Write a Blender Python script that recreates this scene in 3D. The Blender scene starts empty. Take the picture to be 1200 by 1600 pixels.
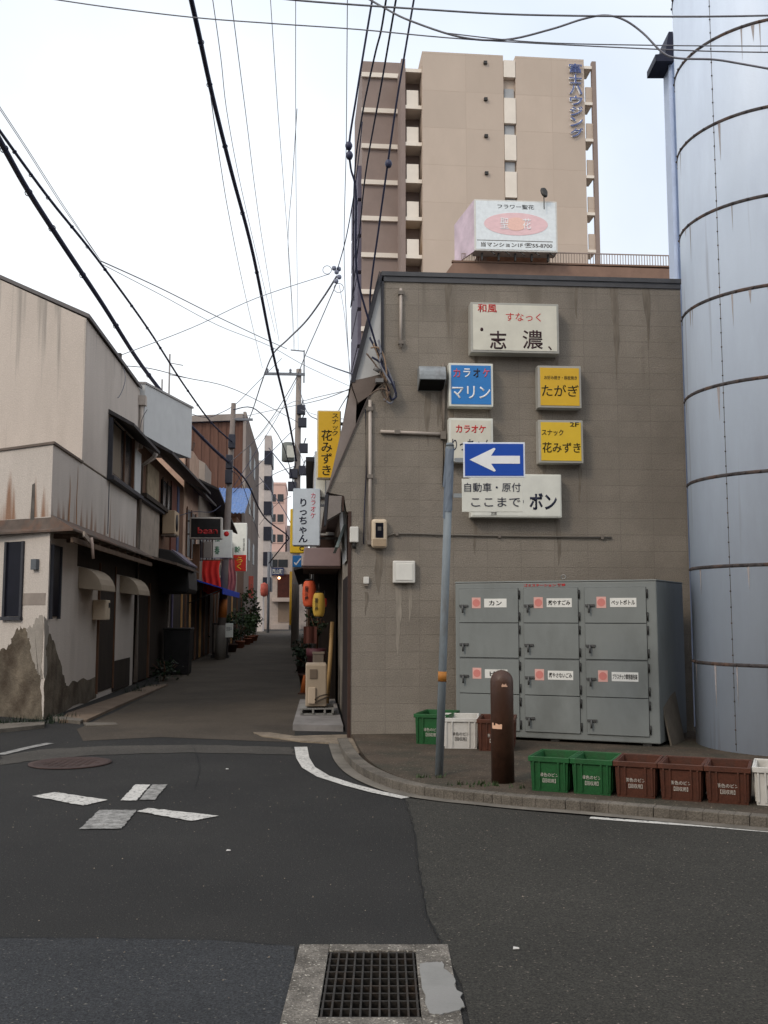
import bpy, bmesh, math, random
from mathutils import Vector, Matrix
random.seed(7)
SC = bpy.context.scene
COL = SC.collection
R = math.radians

# ------------------------------------------------------------------ camera
F, HOR, EYE = 1537.0, 960.0, 1.55          # focal length and horizon row of the 1200x1600 photograph, eye height
PITCH = math.atan((HOR - 800) / F)
CP, SP = math.cos(PITCH), math.sin(PITCH)
cam = bpy.data.cameras.new('camera')
cam.sensor_fit = 'VERTICAL'; cam.sensor_height = 36.0; cam.lens = 36.0 * F / 1600
cam.clip_start = 0.05; cam.clip_end = 3000
co = bpy.data.objects.new('camera', cam); COL.objects.link(co)
co.location = (0, 0, EYE); co.rotation_euler = (math.pi / 2 + PITCH, 0, 0)
SC.camera = co

# ------------------------------------------------------------------ sky, sun, exposure
SUN_EL, SUN_AZ = R(38), R(222)             # azimuth from +Y towards +X
SC.view_settings.view_transform = 'Standard'
SC.view_settings.look = 'None'
SC.view_settings.gamma = 1.0
SC.view_settings.use_curve_mapping = False
SC.view_settings.exposure = 0.0
W = bpy.data.worlds.new('World'); SC.world = W; W.use_nodes = True
nt = W.node_tree; nt.nodes.clear()
wo = nt.nodes.new('ShaderNodeOutputWorld'); bg = nt.nodes.new('ShaderNodeBackground')
sky = nt.nodes.new('ShaderNodeTexSky'); sky.sky_type = 'NISHITA'; sky.sun_disc = False
sky.sun_elevation = SUN_EL; sky.sun_rotation = SUN_AZ; sky.dust_density = 3.0; sky.air_density = 1.0
hs = nt.nodes.new('ShaderNodeHueSaturation'); hs.inputs['Saturation'].default_value = 0.6
tc = nt.nodes.new('ShaderNodeTexCoord'); ns = nt.nodes.new('ShaderNodeTexNoise')
ns.inputs['Scale'].default_value = 1.6; ns.inputs['Detail'].default_value = 6
cr = nt.nodes.new('ShaderNodeValToRGB')
cr.color_ramp.elements[0].position = 0.36; cr.color_ramp.elements[0].color = (0.6, 0.6, 0.6, 1)
cr.color_ramp.elements[1].position = 0.68; cr.color_ramp.elements[1].color = (0.9, 0.9, 0.9, 1)
mx = nt.nodes.new('ShaderNodeMix'); mx.data_type = 'RGBA'
# bright thin overcast in front of the clear sky
dp_ = nt.nodes.new('ShaderNodeVectorMath'); dp_.operation = 'DOT_PRODUCT'; dp_.inputs[1].default_value = Vector((-.55, .75, -.45)).normalized()
r2_ = nt.nodes.new('ShaderNodeValToRGB'); r2_.color_ramp.elements[0].position = .30; r2_.color_ramp.elements[0].color = (.67, .73, .82, 1)
r2_.color_ramp.elements[1].position = .72; r2_.color_ramp.elements[1].color = (1.04, 1.05, 1.04, 1); e_ = r2_.color_ramp.elements.new(.02); e_.color = (1.0, 1.02, 1.06, 1)
m2_ = nt.nodes.new('ShaderNodeMix'); m2_.data_type = 'RGBA'; m2_.blend_type = 'MULTIPLY'; m2_.inputs['Factor'].default_value = 1.0; m2_.inputs['B'].default_value = (10.8, 11.0, 11.2, 1)
nrm = nt.nodes.new('ShaderNodeVectorMath'); nrm.operation = 'NORMALIZE'; nt.links.new(tc.outputs['Generated'], nrm.inputs[0])
nt.links.new(nrm.outputs[0], dp_.inputs[0]); nt.links.new(dp_.outputs['Value'], r2_.inputs['Fac']); nt.links.new(r2_.outputs['Color'], m2_.inputs['A']); nt.links.new(m2_.outputs['Result'], mx.inputs['B'])
nt.links.new(sky.outputs[0], hs.inputs['Color']); nt.links.new(tc.outputs['Generated'], ns.inputs['Vector'])
nt.links.new(ns.outputs['Fac'], cr.inputs['Fac']); nt.links.new(cr.outputs['Color'], mx.inputs['Factor'])
nt.links.new(hs.outputs['Color'], mx.inputs['A']); nt.links.new(mx.outputs['Result'], bg.inputs['Color'])
bg.inputs['Strength'].default_value = 0.125
nt.links.new(bg.outputs[0], wo.inputs[0])
sl = bpy.data.lights.new('sun', 'SUN'); sl.energy = 1.0; sl.angle = R(12); sl.color = (1.0, 0.86, 0.68)
so = bpy.data.objects.new('sun', sl); COL.objects.link(so)
sd = Vector((math.sin(SUN_AZ) * math.cos(SUN_EL), math.cos(SUN_AZ) * math.cos(SUN_EL), math.sin(SUN_EL)))
so.rotation_euler = (-sd).to_track_quat('-Z', 'Y').to_euler(); so.location = (-20, -20, 40)

# ------------------------------------------------------------------ measuring: where a sight line meets the ground or a vertical plane
def ray(x, y):
    u = (x - 600) / F; v = (800 - y) / F
    return Vector((u, CP - v * SP, SP + v * CP))
def G(x, y, z=0.0):
    d = ray(x, y); k = (z - EYE) / d.z
    return Vector((d.x * k, d.y * k, z))
def AT(x, y, Y):
    d = ray(x, y); k = Y / d.y
    return Vector((d.x * k, Y, d.z * k + EYE))
class Frame:                                # vertical plane through O; x runs along D, y points away from the seen side
    def __init__(s, O, D, side=1):
        s.O = Vector((O[0], O[1])); s.D = Vector((D[0], D[1])).normalized()
        s.rz = math.atan2(s.D.y, s.D.x); s.N = Vector((-s.D.y, s.D.x))
    def hit(s, px, py, off=0.0):            # off: distance of the plane from the frame's own, along N
        d = ray(px, py); o = s.O + s.N * off
        n = s.N; k = n.dot(o) / (n.x * d.x + n.y * d.y)
        q = Vector((d.x * k, d.y * k)) - o
        return q.dot(s.D), d.z * k + EYE
    def w(s, x, y, z):
        p = s.O + s.D * x + s.N * y
        return Vector((p.x, p.y, z))

# ------------------------------------------------------------------ materials
def lin(c):
    f = lambda v: v / 12.92 if v <= 0.04045 else ((v + 0.055) / 1.055) ** 2.4
    return tuple(f(v / 255) for v in c)
MATS = {}
def mat(name, col, rough=0.8, var=0.18, scale=4.0, bump=0.15, bscale=60.0, metal=0.0, stretch=(1, 1, 1), dirt=None, dscale=1.2, dlo=0.5, dhi=0.7,
        speck=None, spec=0.3, brick=None, coat=0.0, grain=None, streaks=None):
    if name in MATS: return MATS[name]
    m = bpy.data.materials.new(name); m.use_nodes = True; MATS[name] = m
    t = m.node_tree; N = t.nodes; L = t.links
    b = N['Principled BSDF']; b.inputs['Roughness'].default_value = rough; b.inputs['Metallic'].default_value = metal
    b.inputs['Specular IOR Level'].default_value = spec
    if coat: b.inputs['Coat Weight'].default_value = coat
    c = N.new('ShaderNodeTexCoord'); mp = N.new('ShaderNodeMapping'); mp.inputs['Scale'].default_value = stretch
    L.new(c.outputs['Object'], mp.inputs['Vector'])
    n1 = N.new('ShaderNodeTexNoise'); n1.inputs['Scale'].default_value = scale; n1.inputs['Detail'].default_value = 8; n1.inputs['Roughness'].default_value = 0.62
    L.new(mp.outputs[0], n1.inputs['Vector'])
    r1 = N.new('ShaderNodeValToRGB'); e = r1.color_ramp.elements
    e[0].position = 0.3; e[1].position = 0.7
    e[0].color = tuple(max(0, v * (1 - var)) for v in col) + (1,); e[1].color = tuple(min(1, v * (1 + var)) for v in col) + (1,)
    L.new(n1.outputs['Fac'], r1.inputs['Fac'])
    out = r1.outputs['Color']
    def mix(fac, a, bcol):
        q = N.new('ShaderNodeMix'); q.data_type = 'RGBA'
        L.new(fac, q.inputs['Factor']); L.new(a, q.inputs['A'])
        if hasattr(bcol, 'links'): L.new(bcol, q.inputs['B'])
        else: q.inputs['B'].default_value = tuple(bcol) + (1,)
        return q.outputs['Result']
    hgt = None
    if brick:                                # (width, height, mortar, colour of the joints, offset): blocks laid in the x-z plane
        sx = N.new('ShaderNodeSeparateXYZ'); cx = N.new('ShaderNodeCombineXYZ'); L.new(c.outputs['Object'], sx.inputs[0])
        L.new(sx.outputs['X'], cx.inputs['X']); L.new(sx.outputs['Z'], cx.inputs['Y'])
        bt = N.new('ShaderNodeTexBrick'); bt.offset = brick[4]; bt.inputs['Scale'].default_value = 1.0
        bt.inputs['Brick Width'].default_value = brick[0]; bt.inputs['Row Height'].default_value = brick[1]
        bt.inputs['Mortar Size'].default_value = brick[2]; bt.inputs['Mortar Smooth'].default_value = 0.2
        bt.inputs['Color1'].default_value = (0, 0, 0, 1); bt.inputs['Color2'].default_value = (1, 1, 1, 1)
        L.new(cx.outputs[0], bt.inputs['Vector'])
        hv = N.new('ShaderNodeMath'); hv.operation = 'MULTIPLY'; hv.inputs[1].default_value = 0.55; L.new(bt.outputs['Color'], hv.inputs[0])
        out = mix(hv.outputs[0], out, tuple(v * 0.86 for v in col))
        nf = N.new('ShaderNodeMath'); nf.operation = 'MULTIPLY'; L.new(bt.outputs['Fac'], nf.inputs[0]); L.new(n1.outputs['Fac'], nf.inputs[1])
        out = mix(nf.outputs[0], out, brick[3]); hgt = bt.outputs['Fac']
    if dirt:
        n2 = N.new('ShaderNodeTexNoise'); n2.inputs['Scale'].default_value = dscale; n2.inputs['Detail'].default_value = 7; n2.inputs['Roughness'].default_value = 0.65
        L.new(mp.outputs[0], n2.inputs['Vector'])
        r2 = N.new('ShaderNodeValToRGB'); r2.color_ramp.elements[0].position = dlo; r2.color_ramp.elements[1].position = dhi
        r2.color_ramp.elements[1].color = (0.85, 0.85, 0.85, 1); L.new(n2.outputs['Fac'], r2.inputs['Fac'])
        out = mix(r2.outputs['Color'], out, dirt)
    if speck:                                # (colour, scale, threshold)
        vo = N.new('ShaderNodeTexNoise'); vo.inputs['Scale'].default_value = speck[1]; vo.inputs['Detail'].default_value = 2
        L.new(c.outputs['Object'], vo.inputs['Vector'])
        r3 = N.new('ShaderNodeValToRGB'); r3.color_ramp.elements[0].position = speck[2]; r3.color_ramp.elements[1].position = speck[2] + 0.06
        L.new(vo.outputs['Fac'], r3.inputs['Fac']); out = mix(r3.outputs['Color'], out, speck[0])
    if grain:                                # (scale, amount): fine mineral grain
        n4 = N.new('ShaderNodeTexNoise'); n4.inputs['Scale'].default_value = grain[0]; n4.inputs['Detail'].default_value = 3; n4.inputs['Roughness'].default_value = 0.7
        L.new(c.outputs['Object'], n4.inputs['Vector'])
        r4 = N.new('ShaderNodeMapRange'); r4.inputs['From Min'].default_value = .3; r4.inputs['From Max'].default_value = .7
        r4.inputs['To Min'].default_value = 1 - grain[1]; r4.inputs['To Max'].default_value = 1 + grain[1]; L.new(n4.outputs['Fac'], r4.inputs['Value'])
        q = N.new('ShaderNodeMix'); q.data_type = 'RGBA'; q.blend_type = 'MULTIPLY'; q.inputs['Factor'].default_value = 1.0
        L.new(out, q.inputs['A']); L.new(r4.outputs[0], q.inputs['B']); out = q.outputs['Result']
    if streaks:                              # (colour, z_bottom, z_top, density, threshold): rust or soot runs of their own shape, thick at z_bottom
        m5 = N.new('ShaderNodeMapping'); m5.inputs['Scale'].default_value = (streaks[3], streaks[3], .25); L.new(c.outputs['Object'], m5.inputs['Vector'])
        n5 = N.new('ShaderNodeTexNoise'); n5.inputs['Scale'].default_value = 1.0; n5.inputs['Detail'].default_value = 4; L.new(m5.outputs[0], n5.inputs['Vector'])
        s5 = N.new('ShaderNodeSeparateXYZ'); L.new(c.outputs['Object'], s5.inputs[0])
        g5 = N.new('ShaderNodeMapRange'); g5.inputs['From Min'].default_value = streaks[1]; g5.inputs['From Max'].default_value = streaks[2]
        g5.inputs['To Min'].default_value = 0.0; g5.inputs['To Max'].default_value = 0.34; L.new(s5.outputs['Z'], g5.inputs['Value'])
        u5 = N.new('ShaderNodeMath'); u5.operation = 'SUBTRACT'; L.new(n5.outputs['Fac'], u5.inputs[0]); L.new(g5.outputs[0], u5.inputs[1])
        r5 = N.new('ShaderNodeMapRange'); r5.inputs['From Min'].default_value = streaks[4]; r5.inputs['From Max'].default_value = streaks[4] + .12; r5.inputs['To Max'].default_value = .85
        L.new(u5.outputs[0], r5.inputs['Value']); f5 = r5.outputs[0]
        if 0 <= streaks[1] < streaks[2]:     # nothing below the line the runs start from
            c5 = N.new('ShaderNodeMath'); c5.operation = 'GREATER_THAN'; c5.inputs[1].default_value = streaks[1]; L.new(s5.outputs['Z'], c5.inputs[0])
            d5 = N.new('ShaderNodeMath'); d5.operation = 'MULTIPLY'; L.new(f5, d5.inputs[0]); L.new(c5.outputs[0], d5.inputs[1]); f5 = d5.outputs[0]
        out = mix(f5, out, streaks[0])
    L.new(out, b.inputs['Base Color'])
    if bump:
        n3 = N.new('ShaderNodeTexNoise'); n3.inputs['Scale'].default_value = bscale; n3.inputs['Detail'].default_value = 4
        L.new(c.outputs['Object'], n3.inputs['Vector'])
        bp = N.new('ShaderNodeBump'); bp.inputs['Strength'].default_value = bump; bp.inputs['Distance'].default_value = 0.02
        L.new(n3.outputs['Fac'], bp.inputs['Height'])
        if hgt is not None:
            b2 = N.new('ShaderNodeBump'); b2.invert = True; b2.inputs['Strength'].default_value = 0.5; b2.inputs['Distance'].default_value = 0.01
            L.new(hgt, b2.inputs['Height']); L.new(bp.outputs[0], b2.inputs['Normal']); L.new(b2.outputs[0], b.inputs['Normal'])
        else: L.new(bp.outputs[0], b.inputs['Normal'])
    return m
def plain(name, srgb, rough=0.6, **k):
    k.setdefault('var', 0.08); k.setdefault('bump', 0.05)
    return mat(name, lin(srgb), rough, **k)
def emis(name, col, s):
    m = bpy.data.materials.new(name); m.use_nodes = True; b = m.node_tree.nodes['Principled BSDF']
    b.inputs['Base Color'].default_value = tuple(col) + (1,); b.inputs['Emission Color'].default_value = tuple(col) + (1,); b.inputs['Emission Strength'].default_value = s
    return m

asphalt = mat('asphalt', (.0245, .0233, .0215), .9, .2, .8, .6, 130, dirt=(.0165, .016, .0155), dscale=.45, dlo=.42, dhi=.68, speck=((.12, .1, .085), 60, .66), grain=(110, .8))
asphalt_old = mat('asphalt_worn', (.037, .0345, .0285), .9, .18, 1.0, .6, 120, dirt=(.029, .0275, .023), dscale=.6, speck=((.16, .135, .11), 60, .66), grain=(105, .8))
asphalt_blue = mat('asphalt_lower', (.033, .0345, .037), .9, .18, .9, .6, 120, dirt=(.026, .0275, .03), dscale=.5, speck=((.15, .14, .12), 60, .66), grain=(110, .8))
asphalt_lane = mat('asphalt_lane', (.068, .054, .04), .9, .25, .8, .6, 120, dirt=(.043, .035, .027), dscale=.5, speck=((.16, .125, .09), 60, .67), grain=(100, .7))
paint = mat('road_paint', (.56, .54, .5), .8, .14, 6, .4, 120, dirt=(.09, .085, .08), dscale=30.0, dlo=.54, dhi=.64, grain=(120, .35))
paint_worn = mat('road_paint_worn', (.36, .35, .33), .85, .2, 6, .4, 120, dirt=(.1, .097, .09), dscale=16.0, dlo=.36, dhi=.66, grain=(140, .5))
concrete = mat('concrete', (.19, .17, .145), .9, .3, 5, .6, 60, dirt=(.08, .07, .058), dscale=7, dlo=.42, dhi=.6, grain=(110, .5), speck=((.42, .39, .33), 70, .62))
concrete_pale = mat('concrete_pale', (.24, .235, .22), .9, .15, 4, .25, 80, dirt=(.22, .21, .2), dscale=2)
kerbm = mat('kerb_stone', (.14, .122, .1), .9, .25, 4, .5, 70, grain=(90, .4), dirt=(.065, .056, .046), dscale=2.2)
pavem = mat('pavement_tarmac', (.075, .056, .04), .92, .3, 2.2, .5, 80, dirt=(.045, .042, .03), dscale=1.6, dlo=.45, dhi=.62, speck=((.2, .165, .12), 40, .66), grain=(90, .5))
block = mat('block_wall', (.262, .229, .19), .9, .13, 2.2, .5, 60, grain=(75, .25), dirt=(.183, .158, .132), dscale=.9, dlo=.45, dhi=.75, streaks=((.17, .145, .118), 6.0, 2.0, 3.5, .5), brick=(.44, .215, .005, (.17, .146, .12), 0.0))
brown_trim = mat('brown_trim', (.055, .03, .022), .6, .25, 5, .2)
dark_trim = mat('dark_trim', (.035, .035, .042), .6, .2, 6, .1)
pale_panel = mat('pale_panel', (.5, .5, .49), .7, .06, 3, .08)
soffit = mat('soffit', (.16, .125, .105), .8, .15, 3)
galv = mat('galvanised', (.3, .32, .33), .5, .2, 9, .1, 80, metal=.35, dirt=(.2, .2, .2), dscale=5)
pole_grey = mat('post_grey', (.2, .23, .25), .55, .18, 8, .1, 80, dirt=(.13, .12, .11), dscale=6, stretch=(1, 1, .3))
lockm = mat('locker_grey', (.205, .22, .212), .5, .07, 2.5, .05, 90, dirt=(.15, .16, .152), dscale=1.4, spec=.4, stretch=(1, 1, .5))
lock_line = mat('locker_gap', (.06, .065, .065), .7, .1)
steel_dark = mat('dark_steel', (.05, .048, .045), .45, .3, 10, .1, metal=.5)
steel = mat('steel', (.32, .31, .29), .4, .3, 10, .1, metal=.7)
rustiron = mat('grate_iron', (.034, .03, .026), .6, .4, 12, .3, 60, metal=.3, dirt=(.05, .032, .02), dscale=8)
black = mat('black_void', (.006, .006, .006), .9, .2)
silom = mat('silo_paint', (.68, .775, .91), .45, .07, 1.5, .06, 40, stretch=(1, 1, .22), streaks=((.42, .45, .52), -1, 16, 7, .52), dirt=(.56, .63, .76), dscale=1.6, dlo=.48, dhi=.8, spec=.4)
seam = mat('rusty_seam', (.06, .052, .052), .8, .6, 14, .3, dirt=(.12, .072, .052), dscale=5, dlo=.5, dhi=.64)
rust_run = mat('rust_run', (.36, .33, .33), .7, .2, 6)
bollm = mat('bollard_brown', (.062, .028, .017), .45, .35, 6, .15, 50, dirt=(.03, .018, .013), dscale=3, spec=.4)
cr_green = mat('crate_green', (.01, .092, .023), .55, .2, 5, .08, dirt=(.02, .065, .022), dscale=7, grain=(60, .2), spec=.45)
cr_brown = mat('crate_brown', (.088, .029, .016), .5, .22, 5, .08, dirt=(.055, .026, .018), dscale=7, grain=(60, .2), spec=.4)
cr_white = mat('crate_white', (.62, .6, .56), .5, .1, 5, .08, dirt=(.4, .38, .34), dscale=4)
tower_tan = mat('tower_tan', (.54, .445, .365), .85, .05, .6, .1, 10, brick=(3.3, 2.9, .03, (.44, .35, .28), 0.0), dirt=(.49, .4, .325), dscale=.25, stretch=(1, 1, .5))
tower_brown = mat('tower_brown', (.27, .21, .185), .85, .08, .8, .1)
tower_pale = mat('tower_pale', (.78, .71, .62), .8, .05, 1)
tower_grey = mat('tower_window', (.36, .37, .38), .35, .08, 1, 0)
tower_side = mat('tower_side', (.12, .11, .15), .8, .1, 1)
plaster = mat('left_plaster', (.52, .455, .4), .88, .08, 1.0, .3, 40, grain=(50, .1), stretch=(1, 1, .35), streaks=((.3, .27, .24), 8.5, 2.0, 4.5, .46), dirt=(.38, .33, .285), dscale=.8, dlo=.45, dhi=.8)
plaster_side = mat('left_plaster_side', (.53, .475, .425), .88, .1, 1.1, .3, 40, grain=(50, .12), stretch=(1, 1, .3), streaks=((.22, .1, .045), 3.02, 4.5, 4.2, .475), dirt=(.42, .375, .33), dscale=1.0, dlo=.5, dhi=.8)
mortar = mat('bare_mortar', (.14, .115, .085), .95, .45, 2.5, .6, 30, dirt=(.05, .034, .022), dscale=1.7, dlo=.45, dhi=.65)
patch_m = mat('cement_patch', (.3, .27, .235), .9, .15, 4, .3, 50)
rustm = mat('rust_streak', (.33, .17, .085), .9, .4, 5, .1, stretch=(3, 3, .4))
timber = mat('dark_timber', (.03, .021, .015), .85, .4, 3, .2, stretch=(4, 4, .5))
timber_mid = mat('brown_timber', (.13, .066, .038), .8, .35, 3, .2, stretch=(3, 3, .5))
stucco_pink = mat('pinkish_stucco', (.5, .34, .25), .9, .15, 2, .2, dirt=(.34, .22, .16), dscale=1.5)
stucco_grey = mat('grey_stucco', (.32, .265, .215), .9, .15, 2, .2, dirt=(.16, .14, .12), dscale=1.2)
rooftin = mat('roof_tin', (.1, .075, .06), .7, .4, 3, .2, dirt=(.17, .08, .045), dscale=2)
rooftile = mat('roof_tile', (.05, .045, .045), .7, .3, 6, .3)
bluetin = mat('blue_corrugated', (.12, .22, .46), .5, .2, 5, .1, dirt=(.3, .34, .42), dscale=6)
brown_clad = mat('brown_cladding', (.125, .06, .04), .75, .2, 2, .15, stretch=(6, 6, .4))
conc_side = mat('tall_concrete', (.3, .255, .225), .9, .15, 1, .2, dirt=(.19, .155, .13), dscale=.5, stretch=(1, 1, .4))
pipe_pink = mat('pipe_beige', (.45, .39, .34), .6, .12, 6)
glass = mat('window_glass', (.03, .033, .036), .2, .2, 2, 0, spec=.3)
glass_dim = mat('dark_glass', (.008, .008, .014), .35, .3, 2, 0, spec=.12)
white_box = mat('white_plastic', (.68, .66, .61), .5, .06, 5)
cream_box = mat('cream_plastic', (.6, .49, .36), .5, .08, 5)
wirem = mat('black_cable', (.018, .021, .05), .6, .2, 10, 0)
wireg = mat('grey_wire', (.2, .2, .225), .6, .2, 10, 0)
woodpole = mat('concrete_pole', (.24, .205, .18), .85, .15, 3, .2, stretch=(1, 1, .3))
polesteel = mat('steel_pole', (.17, .18, .2), .6, .2, 4, .1)
leafm = mat('leaves', (.03, .055, .016), .6, .5, 6, 0)
leafd = mat('leaves_dark', (.014, .026, .011), .6, .5, 6, 0)
terracotta = mat('terracotta', (.22, .08, .045), .8, .2, 5)
purplepot = mat('plum_pot', (.075, .022, .03), .6, .2, 5)
awnm = mat('awning_mauve', (.2, .14, .135), .6, .12, 3, .05)
orange_p = mat('lantern_orange', (.6, .1, .04), .6, .1, 5)
yellow_p = mat('lantern_yellow', (.5, .32, .055), .6, .1, 5)
red_c = mat('red_cloth', (.72, .035, .022), .75, .15, 3)
pink_c = mat('pink_cloth', (.5, .16, .15), .8, .15, 3)
blue_c = mat('blue_cloth', (.02, .055, .42), .7, .2, 3)
bamboo = mat('bamboo', (.3, .19, .08), .6, .25, 4, .1, stretch=(3, 3, .3))
S_white = plain('sign_white', (222, 222, 212), .35, spec=.5)
S_face = plain('sign_face_cream', (216, 212, 196), .35, spec=.5)
S_greyf = plain('sign_frame_grey', (170, 168, 160), .45)
S_yel = mat('sign_yellow', (.72, .43, .012), .35, .06, 3, .02, spec=.5)
S_yel2 = mat('sign_yellow_pale', (.76, .5, .025), .35, .06, 3, .02, spec=.5)
S_blue = mat('sign_blue', (.02, .2, .55), .35, .08, 3, .02, spec=.5)
S_road = mat('road_sign_blue', (.008, .07, .42), .35, .06, 3, .02, spec=.5)
T_black = plain('letter_black', (24, 24, 26), .5)
T_dark = plain('letter_brown_black', (62, 40, 42), .5)
T_olive = plain('letter_dark_olive', (48, 42, 12), .5)
T_red = plain('letter_red', (200, 40, 40), .5)
T_white = plain('letter_white', (240, 240, 240), .5)
T_navy = plain('letter_navy', (36, 40, 60), .5)
T_blue = plain('letter_blue', (92, 108, 158), .5)
T_green = plain('letter_green', (30, 110, 70), .5)
T_grey = plain('letter_grey', (96, 92, 88), .5)
T_pink = plain('letter_pink', (205, 90, 105), .5)

# ------------------------------------------------------------------ mesh helpers
class B:
    def __init__(s): s.v = []; s.f = []; s.mi = []; s.sm = []
    def add(s, vs, fs, mi=0, sm=False):
        o = len(s.v); s.v += [tuple(v) for v in vs]
        for f in fs: s.f.append([i + o for i in f]); s.mi.append(mi); s.sm.append(sm)
        return s
    def box(s, x0, x1, y0, y1, z0, z1, mi=0):
        v = [(x, y, z) for z in (z0, z1) for y in (y0, y1) for x in (x0, x1)]
        return s.add(v, [(0, 2, 3, 1), (4, 5, 7, 6), (0, 1, 5, 4), (2, 6, 7, 3), (0, 4, 6, 2), (1, 3, 7, 5)], mi)
    def hexa(s, v, mi=0):                   # eight corners: bottom four, top four
        return s.add(v, [(0, 3, 2, 1), (4, 5, 6, 7), (0, 1, 5, 4), (1, 2, 6, 5), (2, 3, 7, 6), (3, 0, 4, 7)], mi)
    def prism(s, p, y0, y1, mi=0):          # outline in x-z, extruded along y
        n = len(p); v = [(a, y0, c) for a, c in p] + [(a, y1, c) for a, c in p]
        return s.add(v, [list(range(n)), list(range(2 * n - 1, n - 1, -1))] + [(i, (i + 1) % n, n + (i + 1) % n, n + i) for i in range(n)], mi)
    def prismx(s, p, x0, x1, mi=0):         # outline in y-z, extruded along x
        n = len(p); v = [(x0, a, c) for a, c in p] + [(x1, a, c) for a, c in p]
        return s.add(v, [list(range(n)), list(range(2 * n - 1, n - 1, -1))] + [(i, (i + 1) % n, n + (i + 1) % n, n + i) for i in range(n)], mi)
    def slab(s, p, z0, z1, mi=0):           # outline in x-y, extruded along z
        n = len(p); v = [(a, c, z0) for a, c in p] + [(a, c, z1) for a, c in p]
        return s.add(v, [list(range(n - 1, -1, -1)), list(range(n, 2 * n))] + [(i, (i + 1) % n, n + (i + 1) % n, n + i) for i in range(n)], mi)
    def sheet(s, p, z, mi=0):
        return s.add([(a, c, z) for a, c in p], [list(range(len(p)))], mi)
    def tube(s, pts, r, n=8, mi=0, caps=True):
        pts = [Vector(p) for p in pts]; rr = r if isinstance(r, (list, tuple)) else [r] * len(pts)
        vs = []; up = Vector((0, 0, 1))
        for i, p in enumerate(pts):
            t = (pts[min(i + 1, len(pts) - 1)] - pts[max(i - 1, 0)]).normalized()
            a = t.cross(up); a = a.normalized() if a.length > 1e-3 else Vector((1, 0, 0))
            b = t.cross(a).normalized()
            for k in range(n):
                q = 2 * math.pi * k / n; vs.append(p + (a * math.cos(q) + b * math.sin(q)) * rr[i])
        fs = [(i * n + k, i * n + (k + 1) % n, (i + 1) * n + (k + 1) % n, (i + 1) * n + k) for i in range(len(pts) - 1) for k in range(n)]
        s.add(vs, fs, mi, True)
        if caps:
            o = len(s.v) - len(vs); l = len(pts) - 1
            s.f += [[o + k for k in range(n)], [o + l * n + k for k in range(n)]]; s.mi += [mi, mi]; s.sm += [False, False]
        return s
    def lathe(s, prof, n=32, c=(0, 0), mi=0, sm=True):
        vs = [(c[0] + r * math.cos(2 * math.pi * k / n), c[1] + r * math.sin(2 * math.pi * k / n), z) for r, z in prof for k in range(n)]
        fs = [(i * n + k, i * n + (k + 1) % n, (i + 1) * n + (k + 1) % n, (i + 1) * n + k) for i in range(len(prof) - 1) for k in range(n)]
        s.add(vs, fs, mi, sm)
        o = len(s.v) - len(vs); l = len(prof) - 1
        s.f += [[o + k for k in range(n)], [o + l * n + k for k in range(n)]]; s.mi += [mi, mi]; s.sm += [False, False]
        return s
    def torus(s, c, r, rt, n=14, m=6, mi=0, axis='y'):
        pts = []
        for i in range(n + 1):
            q = 2 * math.pi * i / n; a, b2 = r * math.cos(q), r * math.sin(q)
            pts.append((c[0] + a, c[1], c[2] + b2) if axis == 'y' else (c[0] + a, c[1] + b2, c[2]))
        return s.tube(pts, rt, m, mi, False)
    def mesh(s, name, mats):
        me = bpy.data.meshes.new(name); me.from_pydata(s.v, [], s.f)
        for m in (mats if isinstance(mats, (list, tuple)) else [mats]): me.materials.append(m)
        for i, p in enumerate(me.polygons): p.material_index = s.mi[i]; p.use_smooth = s.sm[i]
        bm = bmesh.new(); bm.from_mesh(me); bmesh.ops.recalc_face_normals(bm, faces=bm.faces); bm.to_mesh(me); bm.free()
        me.update(); return me
    def build(s, name, mats, parent=None, loc=(0, 0, 0), rz=0.0, bevel=0.0, rot=None):
        o = bpy.data.objects.new(name, s.mesh(name, mats)); COL.objects.link(o)
        o.location = loc; o.rotation_euler = rot if rot else (0, 0, rz)
        if parent: o.parent = parent
        if bevel:
            b = o.modifiers.new('bevel', 'BEVEL'); b.width = bevel; b.segments = 2; b.limit_method = 'ANGLE'; b.angle_limit = R(40)
        return o
def thing(name, label, cat, loc=(0, 0, 0), rz=0.0, group=None):
    o = bpy.data.objects.new(name, None); COL.objects.link(o); o.empty_display_size = .2
    o.location = loc; o.rotation_euler = (0, 0, rz); o['label'] = label; o['category'] = cat
    if group: o['group'] = group
    return o
def tag(o, label, cat, group=None):
    o['label'] = label; o['category'] = cat
    if group: o['group'] = group
    return o
def struct(o, kind='structure'):
    o['kind'] = kind; return o
def copy_tree(o, parent=None):
    c = o.copy(); COL.objects.link(c)
    if parent: c.parent = parent
    for ch in o.children: copy_tree(ch, c)
    return c
def text_mesh(s, bold=0.0, spacing=1.0):
    c = bpy.data.curves.new('lettering', 'FONT'); c.body = s; c.offset = bold; c.align_x = 'CENTER'; c.space_line = spacing; c.resolution_u = 3
    o = bpy.data.objects.new('lettering', c); COL.objects.link(o)
    me = bpy.data.meshes.new_from_object(o.evaluated_get(bpy.context.evaluated_depsgraph_get()))
    bpy.data.objects.remove(o); bpy.data.curves.remove(c); return me
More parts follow.
